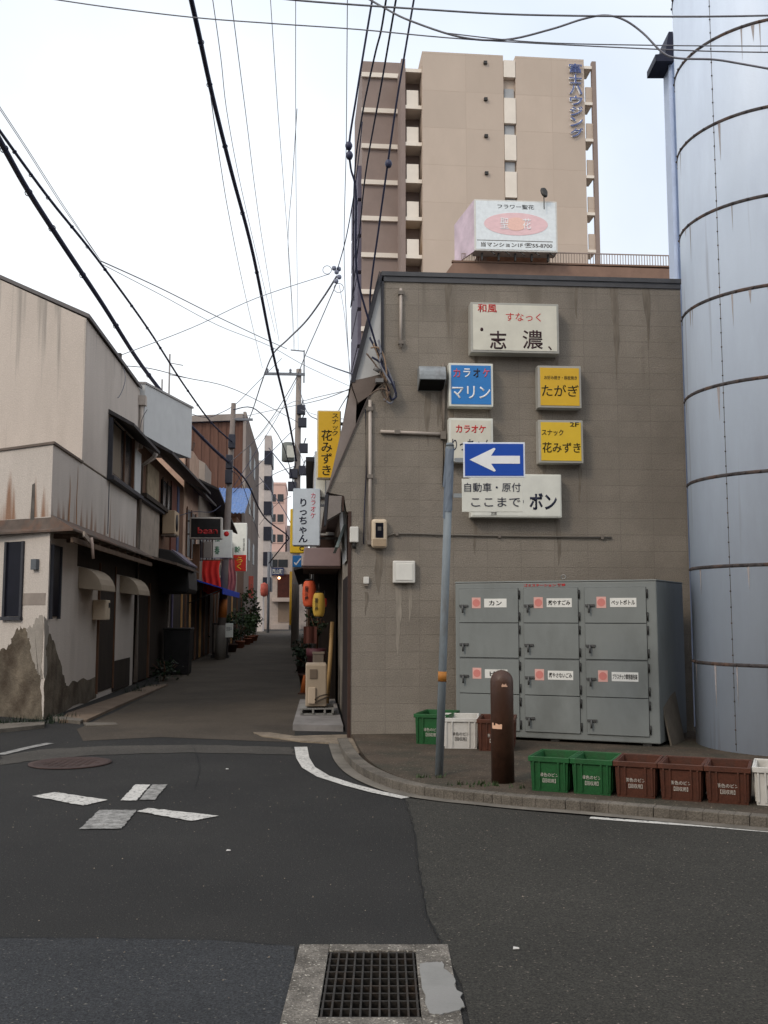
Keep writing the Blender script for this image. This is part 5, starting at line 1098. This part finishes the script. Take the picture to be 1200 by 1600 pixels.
b = B(); b.prism([(-.08, .1), (-.02, .04), (.1, .2), (.08, .22), (-.02, .09), (-.06, .12)], -.008, -.001); b.build('mark', T_white, o)
# lanterns
def lantern(label, px, py0, py1, wpx, y, m, txt, rows=9):
    Y = W0.y + y; a = AT(px, py1, Y); c = AT(px, py0, Y); h = c.z - a.z; r = wpx / F * Y / 2
    o = thing('paper_lantern', label, 'lantern', (a.x, Y, a.z), FW.rz); b = B(); pf = []
    for i in range(rows * 2 + 1):
        q = i / (rows * 2); rr = r * (.62 + .38 * math.sin(math.pi * min(max(q * 1.02, .0), 1)) ** .45) * (1 if i % 2 else .965); pf.append((rr, h * (.06 + .88 * q)))
    b.lathe(pf, 24); b.build('paper', m, o)
    for z0, z1 in ((0, h * .055), (h * .945, h)): b = B(); b.lathe([(r * .55, z0), (r * .6, z0 + .004), (r * .6, z1 - .004), (r * .55, z1)], 20); b.build('ring', T_black, o)
    b = B(); b.tube([(0, 0, h), (0, 0, h + .12)], .006, 5); b.build('hook', steel_dark, o)
    if txt: lettering(txt, -r * .4, h * .5, r * .5, h * .5, T_black, o, y=-r * .98, vertical=True, bold=.02, rot=(0, 0, -.42))
    return o
lantern('orange red paper lantern with black characters under the mauve awning', 483, 905, 951, 22, 3.0, orange_p, '居酒屋')
lantern('dull yellow paper lantern beside the orange one under the awning', 498, 924, 966, 20, 2.8, yellow_p, '居酒屋')
lantern('small red lantern behind the yellow one in the dark doorway', 507, 934, 949, 8, 3.6, mat('lantern_red', (.5, .05, .03), .6, .1), None, 5)
# doorstep slab, air conditioner unit on a pallet, pole, pots
b = B(); x0, x1 = fx_of(459, 1.0), -.04
b.slab([(fx_of(459, .95), .95), (-.06, .8), (-.06, 4.9), (fx_of(470, 4.9), 4.9)], 0, .085); o = b.build('door_slab', mat('slab_concrete', (.24, .225, .215), .9, .2, 3, .3, dirt=(.15, .14, .13), dscale=2), loc=(W0.x, W0.y, 0), rz=FW.rz); struct(o)
def wl(px, py, z=0): p = G(px, py, z); return p
p = wl(495, 1118, .086); pa = thing('pallet', 'low pale slatted pallet under the air conditioner unit on the doorstep', 'pallet', p, FW.rz)
for k in range(3): b = B(); b.box(-.24, .24, .02 + k * .3, .1 + k * .3, .002, .03); b.build('board', concrete_pale, pa)
for x in (-.24, -.07, .1, .215): b = B(); b.box(x, x + .03, .0, .72, .031, .085); b.build('block', concrete_pale, pa)
b = B(); b.box(-.25, .25, 0, .72, .086, .105); b.build('top_deck', concrete_pale, pa)
au = thing('outdoor_unit', 'beige air conditioner unit standing end on upon the pallet', 'air conditioner', (p.x, p.y + .03, p.z + .106), FW.rz)
b = B(); b.box(-.17, .14, 0, .62, .02, .63); b.build('case', plain('ac_beige', (168, 152, 132), .55), au, bevel=.02)
b = B(); b.box(-.13, -.02, -.03, -.001, .06, .3); b.build('valve_cover', plain('ac_cover', (190, 172, 150), .55), au, bevel=.012)
b = B(); b.box(-.11, 0, -.012, -.001, .42, .56); b.build('handle_recess', plain('ac_recess', (112, 98, 84), .6), au, bevel=.006)
b = B(); b.tube([(-.03, -.03, .12), (.03, -.05, .17), (.1, -.05, .19), (.16, -.04, .2)], .012, 6); b.tube([(-.03, -.03, .08), (.04, -.05, .12), (.12, -.05, .15), (.17, -.03, .16)], .012, 6); b.build('hose', plain('hose_dark', (70, 60, 50)), au)
for x in (-.14, .08): b = B(); b.box(x, x + .05, .05, .57, 0, .019); b.build('foot', steel_dark, au)
p = wl(510, 1108, .086); bp_ = thing('bamboo_pole', 'tan bamboo pole leaning in the dark doorway beside the unit', 'pole', p, FW.rz)
b = B(); zt = AT(519, 972, p.y + .2).z - .086; pts = [(.0, .0, 0), (.05, .1, zt * .5), (.09, .2, zt)]; b.tube(pts, .033, 10)
for k in range(4): q = .2 + .22 * k; b.torus((.09 * q, .2 * q, zt * q), .034, .004, 12, 5, axis='x')
b.build('shaft', bamboo, bp_)
p = wl(493, 1060, .086); plant('potted_plant', 'plum coloured pot with a dark plant on a stand in the doorway', (AT(494, 1010, 16.6).x, 16.6, .086), .2, .75, 160, .09, leafd, purplepot, .15, .9, 8)
st = thing('box_stool', 'grey box behind the air conditioner unit', 'box', (AT(497, 1030, 16.3).x, 16.35, .086), FW.rz)
b = B(); b.box(-.09, .09, -.1, .1, 0, .82); b.build('body', plain('box_grey', (112, 102, 92), .8), st, bevel=.01); b = B(); b.box(-.1, .1, -.11, .11, .822, .85); b.build('lid', plain('box_lid', (126, 116, 104), .8), st)
for i, (px, Y, lab) in enumerate(((474, 21.5, 'dark bushy plant at the right lane edge nearest the doorstep'), (468, 26, 'dark leafy plant in a terracotta pot at the right lane edge'), (466, 32, 'dark plant furthest along the right lane edge'))):
    plant('street_plant', lab, (AT(px + 4, 1000, Y).x, Y, 0), .26, .6, 200, .09, leafd, mat('pot_dark', (.06, .03, .022), .8, .3), .15, .28, 20 + i)
cn = thing('orange_cone', 'small orange cone standing among the plants at the right lane edge', 'cone', (AT(476, 1040, 19.5).x, 19.5, 0), 0)
b = B(); b.lathe([(.09, .03), (.025, .36), (.018, .37)], 18); b.build('cone', mat('cone_orange', (.35, .09, .02), .6, .15), cn); b = B(); b.box(-.12, .12, -.12, .12, 0, .03); b.build('base', mat('cone_base', (.06, .03, .02), .8, .2), cn)

# ================================================================== utility poles
pr_ = AT(461, 960, 46.4); rp = thing('utility_pole', 'tall concrete utility pole with crossarm and transformer over the right lane edge', 'utility pole', (pr_.x, 46.4, 0), FW.rz)
ph_ = AT(467, 577, 46.4).z; lean = AT(467, 577, 46.4).x - pr_.x
def rpx(z): return lean * z / ph_
b = B(); b.tube([(0, 0, 0), (lean * .5, 0, ph_ * .5), (lean, 0, ph_)], [.19, .16, .125], 16); b.build('shaft', woodpole, rp)
b = B(); z = AT(440, 586, 46.4).z; b.box(rpx(z) - 1.65, rpx(z) + .3, -.2, -.1, z - .06, z + .06); b.build('crossarm', polesteel, rp)
b = B(); b.tube([(rpx(z) + .25, -.1, z - .4), (rpx(z) + .25, -.1, z + 1.2)], .03, 6); b.tube([(rpx(z) + .25, -.1, z + 1.15), (rpx(z) - .4, -.1, z + 1.2)], .03, 6); b.build('top_bracket', polesteel, rp)
for x in (-1.5, -1.0, -.4): b = B(); b.lathe([(.02, 0), (.07, .03), (.04, .08), (.07, .12), (.03, .2)], 10); b.build('insulator', plain('insulator_grey', (120, 122, 130)), rp, loc=(rpx(z) + x, -.15, z + .061))
b = B(); zt_ = AT(452, 690, 46).z; zb_ = AT(452, 720, 46).z; xt = AT(449, 700, 46).x - pr_.x
b.lathe([(.26, 0), (.3, .03), (.3, zt_ - zb_ - .05), (.2, zt_ - zb_)], 18); b.build('transformer', plain('transformer_grey', (104, 108, 104), .6), rp, loc=(xt - .0, -.1, zb_))
b = B(); b.box(xt - .05, xt + .3, -.46, -.405, zb_ + .15, zt_ - .2); b.build('number_plate', plain('plate_pale', (190, 190, 180)), rp)
for k, (x, y) in enumerate(((472, 660), (474, 700), (473, 735), (458, 740), (456, 760), (470, 640))):
    q = AT(x, y, 46.2); b = B(); b.box(-.2, .2, -.15, .15, -.22, .22); b.tube([(0, 0, .2), (.1, 0, .5)], .03, 6); b.build('cable_box', mat('pole_box', (.03, .032, .045), .6, .2), rp, loc=(q.x - pr_.x, -.15, q.z), bevel=.03)
for zz in (3.0, 5.0, 7.5): b = B(); b.torus((rpx(zz), 0, zz), .19 - .004 * zz, .012, 16, 5, axis='x'); b.build('band', polesteel, rp)
pl_ = AT(345, 960, 34.4); lp = thing('utility_pole', 'grey steel utility pole leaning slightly at the left lane edge', 'utility pole', (pl_.x, 34.4, 0), FW.rz)
q = AT(365, 630, 34.4); lean2 = q.x - pl_.x; hz = q.z
b = B(); b.tube([(0, 0, 0), (lean2 * .5, 0, hz * .5), (lean2, 0, hz)], [.15, .12, .085], 14); b.build('shaft', plain('pole_galv', (118, 108, 102), .7, var=.15), lp)
b = B(); b.tube([(0, 0, 0), (lean2 * .13, 0, hz * .13)], [.2, .175], 14); b.build('base_sleeve', plain('sleeve_grey', (124, 118, 110), .8), lp)
b = B(); z = hz * .16; b.tube([(lean2 * .16, 0, z), (lean2 * .23, 0, hz * .23)], [.148, .142], 14); b.build('orange_wrap', mat('wrap_orange', (.4, .12, .02), .7, .3), lp)
for (px, py) in ((362, 690), (358, 722), (357, 745)): q = AT(px, py, 34.3); b = B(); b.box(-.12, .12, -.2, .0, -.25, .25); b.build('cable_box', MATS['pole_box'], lp, loc=(q.x - pl_.x, -.05, q.z), bevel=.03)
b = B(); q = AT(372, 655, 34.4); b.box(lean2 * .95, lean2 * .95 + .7, -.04, .04, q.z - .04, q.z + .04); b.build('crossarm', polesteel, lp)

# ================================================================== overhead wires
def wire(label, pts, d0, d1, r, m=wirem, group=None, name='overhead_wire', rings=0, taps=0, k=6):
    L = [0]
    for i in range(1, len(pts)): L.append(L[-1] + math.hypot(pts[i][0] - pts[i - 1][0], pts[i][1] - pts[i - 1][1]))
    P = []
    for (x, y), l in zip(pts, L): q = l / L[-1]; P.append(AT(x, y, 1 / ((1 - q) / d0 + q / d1)))
    P = smooth(P, k); base = P[-1]
    b = B(); b.tube([p - base for p in P], r, 6)
    if not rings:
        o = b.build(name, m, loc=base); return tag(o, label, 'wire', group)
    o = thing(name, label, 'cable', base, 0, group); b.build('cable', m, o)
    rn = random.Random(len(pts)); n = len(P) - 1
    for i in range(rings):
        j = int((i + .5) / rings * n); p = P[j] - base; bb = B()
        bb.torus((p.x + rn.uniform(-.005, .008), p.y, p.z - .01), r * 1.15, .008, 12, 5); bb.build('hanger_ring', m, o)
    return o
wire('thick black cable dropping from the top edge to the tall utility pole', [(292, -30), (310, 50), (332, 150), (362, 270), (396, 400), (425, 545), (450, 650), (463, 720)], 14, 45.5, .042, wirem, rings=9, name='thick_cable')
wire('thick black cable sweeping from the left edge down to the left pole', [(-30, 170), (0, 220), (45, 300), (100, 385), (160, 475), (222, 572), (280, 645), (330, 698), (357, 722)], 13, 34.2, .05, wirem, rings=10, name='thick_cable')
wire('cable on from the left pole to the lane end', [(357, 722), (385, 752), (405, 795), (420, 815), (450, 838), (444, 850), (420, 880)], 34.2, 60, .035, wirem, name='thick_cable')
wire('spiral hung cable above the thick one at upper left', [(-30, 160), (0, 205), (75, 308), (150, 402), (230, 512), (285, 598), (330, 660), (362, 690)], 14, 34.2, .027, wirem, rings=18, name='hung_cable')
gA = 'thin parallel wires at the upper left'
for dx, dy in ((0, 0), (14, 4)): wire('thin grey wire among the parallel ones at upper left', [(-30, 122 + dy), (40, 228 + dy), (100, 322 + dy), (158, 408)], 15, 24, .007, wireg, gA)
wire('grey wire slanting from the upper left junction to the tall pole bracket', [(158, 408), (250, 450), (340, 495), (410, 528), (448, 545)], 24, 46, .016, wireg)
wire('thinner grey wire below the slanting one to the tall pole', [(158, 412), (250, 460), (340, 508), (420, 540), (478, 572), (550, 605)], 24, 40, .009, wireg)
wire('straight grey wire from the left house bracket up to the insulator cluster', [(186, 556), (300, 512), (400, 466), (515, 428)], 20, 23, .009, wireg)
gB = 'thin wires running up the lane'
for i, p in enumerate(([(331, -10), (345, 90), (357, 190), (385, 330), (430, 520)], [(360, -10), (383, 170), (408, 364), (436, 533)], [(329, 150), (345, 260), (359, 343), (383, 460), (410, 575)], [(422, -10), (434, 170), (444, 300), (453, 420), (461, 548)], [(462, -10), (462, 160), (463, 330), (466, 548)], [(464, 170), (457, 280), (450, 380), (455, 460), (459, 546)])):
    wire(['thin wire closest to the thick black cable', 'thin wire with drop clips right of the thick cable', 'thin wire crossing under the thick black cable', 'thin wire halfway between thick cable and tower', 'straight upright thin wire left of the tower', 'faint thin wire joining the upright one'][i], p, 16, 46, .008 if i < 3 else .0065, wireg, gB)
gC = 'wires crossing the top of the view'
wire('thin wire crossing the top of the view, lowest at the right', [(40, -8), (160, 10), (300, 27), (430, 37), (560, 46), (740, 62), (1050, 78), (1210, 82)], 10, 9.6, .0065, wireg, gC)
wire('twisted wire along the very top of the view', [(400, -8), (470, 1), (653, 14), (817, 23), (1063, 26), (1215, 24)], 9.4, 9.4, .0095, wireg, gC)
wire('looping slack cable hanging along the top right before the silo', [(565, -8), (600, 12), (640, 32), (720, 58), (790, 62), (860, 46), (910, 30), (945, 24), (975, 31), (1005, 52), (1035, 82), (1060, 91), (1115, 93), (1160, 100), (1215, 110)], 9.8, 9.3, .0105, wireg, gC)
wire('thin wire just above the lowest one at the right', [(700, 52), (838, 66), (1036, 71), (1215, 72)], 9.6, 9.6, .006, wireg, gC)
gD = 'service wires before the tower'
wire('dark service wire with insulators left of the tower', [(585, -20), (570, 70), (557, 150), (546, 222), (548, 262), (556, 300), (556, 400), (562, 450), (585, 530), (602, 590)], 11, 12.6, .014, wirem, gD)
for i, p in enumerate(([(606, -20), (596, 45), (585, 89), (565, 185), (554, 275), (552, 400), (553, 470)], [(622, -20), (610, 50), (595, 137), (571, 273), (560, 380), (548, 480)], [(650, -20), (633, 80), (619, 164), (605, 262), (592, 355), (578, 470), (588, 540), (600, 582)])):
    wire(['dark service wire against the edge of the tower', 'dark service wire second from the tower edge', 'dark service wire dropping to the gable bracket'][i], p, 11, 13 if i == 2 else 22, .013, wirem, gD)
wire('pale wire hanging straight above the insulators', [(543, -20), (542, 100), (541, 225), (538, 420), (548, 610)], 12, 20, .006, wireg, gD)
for k, (x, y, Y, lab) in enumerate(((545, 228, 11.6, 'upper porcelain insulator on the service wire'), (546, 243, 11.6, 'lower porcelain insulator on the service wire'), (607, 256, 11.8, 'round clamp on the wire before the tower'))):
    q = AT(x, y, Y); b = B(); b.lathe([(.004, -.05), (.03, -.045), (.045, -.01), (.045, .015), (.03, .045), (.004, .05)], 14); tag(b.build('insulator', plain('porcelain_dark', (60, 62, 84), .4), loc=q), lab, 'insulator')
q = AT(526, 425, 22); jc = thing('cable_joint', 'cluster of insulators and wire loops in mid air left of the tower', 'insulators', q, 0)
for k, (dx, dz) in enumerate(((0, 0), (-.06, .09), (.05, .07), (.06, -.12), (-.01, -.22))): b = B(); b.lathe([(.004, -.06), (.045, -.04), (.055, 0), (.045, .04), (.004, .06)], 12); b.build('insulator', plain('porcelain_grey', (120, 124, 140), .4), jc, loc=(dx, 0, dz))
for c_, r_ in (((-.22, 0, .05), .1), ((.05, 0, -.38), .11)): b = B(); b.torus(c_, r_, .008, 18, 5); b.build('wire_loop', wireg, jc)
wire('wire rising from the insulator cluster along the tower edge', [(526, 425), (540, 375), (552, 310), (560, 250), (566, 190)], 22, 20, .012, wirem)
wire('thick grey cable falling left from the insulator cluster', [(526, 432), (505, 465), (478, 502), (450, 530), (425, 556), (408, 600), (395, 640), (386, 662)], 22, 58, .026, wireg)
wire('thin grey wire falling steeply left from the insulator cluster', [(527, 440), (503, 496), (480, 548), (455, 605), (405, 680), (360, 722)], 22, 34, .012, wireg)
wire('pale wire hanging right of the insulator cluster', [(530, 445), (538, 490), (545, 560), (551, 606)], 22, 17, .006, wireg)
gE = 'tangled wires between the poles'
tang = [([(478, 556), (510, 570), (552, 585)], 46, 17, .014), ([(160, 570), (230, 575), (290, 590), (370, 610), (466, 660)], 24, 46, .012), ([(365, 640), (400, 640), (440, 690), (460, 760)], 34, 46, .02), ([(362, 655), (430, 640), (500, 625), (550, 606)], 34, 18, .008), ([(280, 640), (320, 652), (345, 645), (370, 630), (400, 600), (440, 560)], 30, 46, .012),
        ([(466, 600), (478, 640), (495, 655)], 46, 24, .012), ([(405, 745), (425, 770), (445, 800), (460, 830)], 60, 40, .02), ([(405, 820), (430, 790), (455, 775)], 60, 46, .012), ([(365, 770), (400, 730), (430, 700), (462, 668)], 34, 46, .014), ([(400, 760), (430, 740), (462, 728)], 60, 46, .016), ([(462, 690), (480, 735), (500, 752), (515, 750)], 46, 19, .01), ([(345, 790), (330, 800), (300, 800), (255, 815)], 34, 26, .012),
        ([(466, 590), (440, 640), (410, 690), (365, 760)], 46, 34, .012), ([(552, 606), (530, 640), (505, 690), (470, 745)], 17.5, 46, .01), ([(470, 640), (500, 650), (540, 655)], 46, 20, .008), ([(552, 608), (520, 615), (480, 625), (440, 640), (400, 690)], 18, 60, .008), ([(362, 735), (380, 760), (405, 840)], 34, 58, .014), ([(420, 700), (440, 725), (455, 745)], 60, 46, .03), ([(230, 640), (222, 655), (217, 680)], 21, 22, .008), ([(186, 556), (196, 590), (186, 620), (176, 618)], 20, 19.5, .008)]
for p, a, c, r in tang: wire('thin dark wire in the tangle between the utility poles', p, a, c, r, wirem if r > .011 else wireg, gE)
q = AT(185, 556, 19.9); br = B(); br.box(-.06, .06, -.05, .05, -.05, .05); br.tube([(-.3, 0, -.01), (0, 0, 0)], .012, 6); tag(br.build('wire_bracket', steel_dark, loc=q), 'small dark wire bracket on the roof edge of the plaster house', 'bracket')

# unseen wall behind the viewpoint, added to darken the lower surfaces facing it
b = B(); b.slab([(-30, -9), (26, -9), (26, -14), (-30, -14)], 0, 9.0)
for k in range(12): b.box(-28 + k * 4.4, -26 + k * 4.4, -8.94, -8.999, 1.0, 2.6); b.box(-28 + k * 4.4, -26 + k * 4.4, -8.94, -8.999, 4.6, 6.0)
struct(b.build('unseen_shade_wall', stucco_grey))

# ------------------------------------------------------------------ grit and cracks on the road
b = B(); rn = random.Random(21)
for i in range(420):
    x, y = rn.uniform(-4.5, 3.5), rn.uniform(3.6, 12.5) if i % 3 else rn.uniform(7.2, 9.5); r = rn.uniform(.002, .006)
    if PX0 - .2 < x < PX1 + .3 and y < 5: continue
    p = [(x + r * math.cos(q + i), y + r * math.sin(q + i), .009) for q in (0, 1.6, 3.1, 4.7)]
    b.add(p + [(x, y, .009 + r)], [(0, 1, 4), (1, 2, 4), (2, 3, 4), (3, 0, 4)])
o = b.build('road_grit', mat('grit', (.22, .18, .14), .9, .5, 30, 0)); o['kind'] = 'stuff'; o['label'] = 'small pale stones and grit scattered on the asphalt'
crack_m = mat('crack_tar', (.012, .012, .012), .8, .3)
for pts in ([(632, 1247), (648, 1300), (655, 1360), (668, 1430), (690, 1478)], [(0, 1466), (180, 1467), (330, 1470), (440, 1478)], [(300, 1164), (312, 1200), (304, 1232)]):
    P = smooth([G(*p) for p in pts], 12); rr = [P[i] + Vector((rn.uniform(-.012, .012), rn.uniform(-.012, .012), 0)) for i in range(len(P))]
    l_, r_ = strip(rr, .006); bb = B()
    for i in range(len(l_) - 1):
        bb.sheet([l_[i], l_[i + 1], r_[i + 1], r_[i]], .0075)
    struct(bb.build('road_crack', crack_m))
scr = mat('paper_scrap', (.6, .58, .55), .8, .1)
for px, py, lab in ((355, 1203, 'white paper scrap on the asphalt nearer the lane'), (357, 1331, 'tiny pale scrap on the dark asphalt before the cross mark'), (806, 1485, 'small pale scrap right of the drain')):
    p = G(px, py); b = B(); b.hexa([(-.03, -.02, 0), (.03, -.015, 0), (.025, .02, 0), (-.02, .022, 0), (-.028, -.018, .006), (.03, -.01, .012), (.024, .02, .004), (-.02, .02, .01)]); o = b.build('paper_scrap', scr, loc=(p.x, p.y, .009)); o.scale = (.5, .6, .5); tag(o, lab, 'litter')
# ------------------------------------------------------------------ more of the jumble along the lane
def lane_box(name, label, cat, t, z, w, d, h, m, detail=None):
    o = thing(name, label, cat, FL.w(t, -.06, z), FL.rz); b = B(); b.box(0, w, -d, 0, 0, h); b.build('case', m, o, bevel=.02)
    if detail == 'fan':
        b = B(); b.lathe([(h * .38, 0), (h * .38, .01), (.001, .01)], 20, sm=False); b.build('fan_grille', T_black, o, loc=(w * .4, -d - .001, h * .5), rot=(math.pi / 2, 0, 0))
        b = B(); b.lathe([(h * .38, 0), (h * .38, .01), (.001, .01)], 20, sm=False); b.build('end_grille', T_grey, o, loc=(-.001, -d * .5, h * .5), rot=(0, -math.pi / 2, 0)).scale = (.8, .35, 1)
    return o
lane_box('outdoor_unit', 'small beige air conditioner unit above the blue awning', 'air conditioner', 19.9, 2.75, .8, .32, .6, MATS['ac_cream'], 'fan')
lane_box('outdoor_unit', 'dull air conditioner unit on the grey gabled house wall', 'air conditioner', 24.0, 3.0, .8, .32, .6, MATS['ac_beige'], 'fan')
lane_box('meter_box', 'pale meter box on the pinkish stucco house', 'box', 16.6, 2.45, .35, .18, .5, white_box)
lane_box('meter_box', 'rusty brown meter box on the dark timber house', 'box', 14.6, 2.4, .3, .18, .45, rooftin)
o = thing('standing_sign', 'dark standing shop sign with pale panel at the left lane edge', 'sign', FL.w(20.6, -.75, 0), FW.rz)
b = B(); b.box(-.28, .28, 0, .22, .12, 1.25); b.build('case', mat('stand_black', (.03, .025, .022), .6, .3), o, bevel=.02)
b = B(); b.box(-.22, .22, -.006, .001, .2, 1.18); b.build('panel', mat('stand_panel', (.2, .17, .14), .6, .2), o); b = B(); b.box(-.32, .32, -.05, .27, 0, .119); b.build('foot', steel_dark, o)
for i, (t, m, lab) in enumerate(((31.0, terracotta, 'clay pot with dark shrub behind the left utility pole'), (26.2, MATS['pot_dark'], 'dark pot with small shrub before the left utility pole'), (36.2, terracotta, 'clay pot with bushy shrub under the red and white sign'))):
    plant('potted_plant', lab, FL.w(t, -.75, 0), .4, 1.0 + .3 * (i % 2), 220, .13, leafm if i else leafd, m, .22, .34, 40 + i)
for k, (px0, py0, px1, py1, Y, m, lab) in enumerate(((300, 850, 312, 905, 31.5, timber_mid, 'narrow dark board sign below the black box sign'), (318, 846, 331, 872, 36, MATS['front_white'], 'small white sign plate half behind the white and green sign'), (388, 900, 396, 935, 56, MATS['far_red'], 'small red vertical sign by the tall concrete side'))):
    hang('small_sign', lab, px0, py0, px1, py1, Y, m, .1)
for i, (x, z, y, c) in enumerate(((-.5, 1.35, 4.0, mat('rust_cloth', (.07, .022, .016), .8, .3, 4)),)):
    b = B(); w = .22; vs = [(w * (k / 5 - .5), .02 * math.sin(k * 2 + i), -.28 * j) for j in (0, 1) for k in range(6)]
    b.add(vs, [(k, k + 1, 7 + k, 6 + k) for k in range(5)]); b.add([(a, q + .008, c_) for a, q, c_ in vs], [(k, k + 1, 7 + k, 6 + k) for k in range(5)])
    tag(b.build('cloth_strip', c, loc=rw(x, y, z), rz=FW.rz), 'rusty brown cloth strip hanging in the dark doorway below the lanterns', 'banner')

# drips and stains under the wall fixtures, dish on the roof
drip = mat('wall_drip', (.18, .153, .123), .9, .3, 8, .1, stretch=(3, 3, .5)); dripl = mat('wall_drip_pale', (.29, .255, .212), .9, .25, 8, .1, stretch=(3, 3, .5))
rn = random.Random(9)
for px, py, hh, w, m in ((622, 912, .9, .05, dripl), (640, 912, .5, .03, dripl), (592, 862, .55, .06, drip), (668, 614, .7, .05, drip), (685, 614, .45, .03, drip), (705, 638, .35, .03, drip), (765, 638, .3, .025, drip), (845, 640, .4, .03, drip), (905, 727, .5, .03, drip), (850, 727, .35, .025, drip), (745, 556, .5, .03, drip), (868, 556, .6, .035, drip), (742, 812, .45, .03, drip), (872, 812, .6, .04, drip), (960, 445, 1.3, .06, drip), (1010, 445, .9, .05, drip), (700, 440, .8, .04, drip), (900, 442, .5, .03, drip), (572, 925, .3, .02, drip)):
    s_, z_ = Wp(px, py); n = 7; vs = []
    for i in range(n + 1): q = i / n; ww = w * (1 - q ** 2) * rn.uniform(.6, 1.1) + .002; o_x = .01 * math.sin(5 * q + px); vs += [(s_ - ww + o_x, -.0025, z_ - hh * q), (s_ + ww + o_x, -.0025, z_ - hh * q)]
    b = B(); b.add(vs, [(2 * i, 2 * i + 1, 2 * i + 3, 2 * i + 2) for i in range(n)]); b.build('water_stain', m, cb)
q = AT(850, 312, 57.3); o = thing('satellite_dish', 'small dark dish on a thin mast beside the roof billboard', 'antenna', q, 0)
b = B(); b.tube([(0, 0, -.6), (0, 0, .3)], .03, 6); b.build('mast', steel_dark, o)
b = B(); b.lathe([(.22, .12), (.3, .0), (.2, -.08), (.01, -.12)], 18); b.build('dish', steel_dark, o, loc=(0, -.05, .42), rot=(R(70), 0, R(20))).scale = (.8, 1.3, 1)
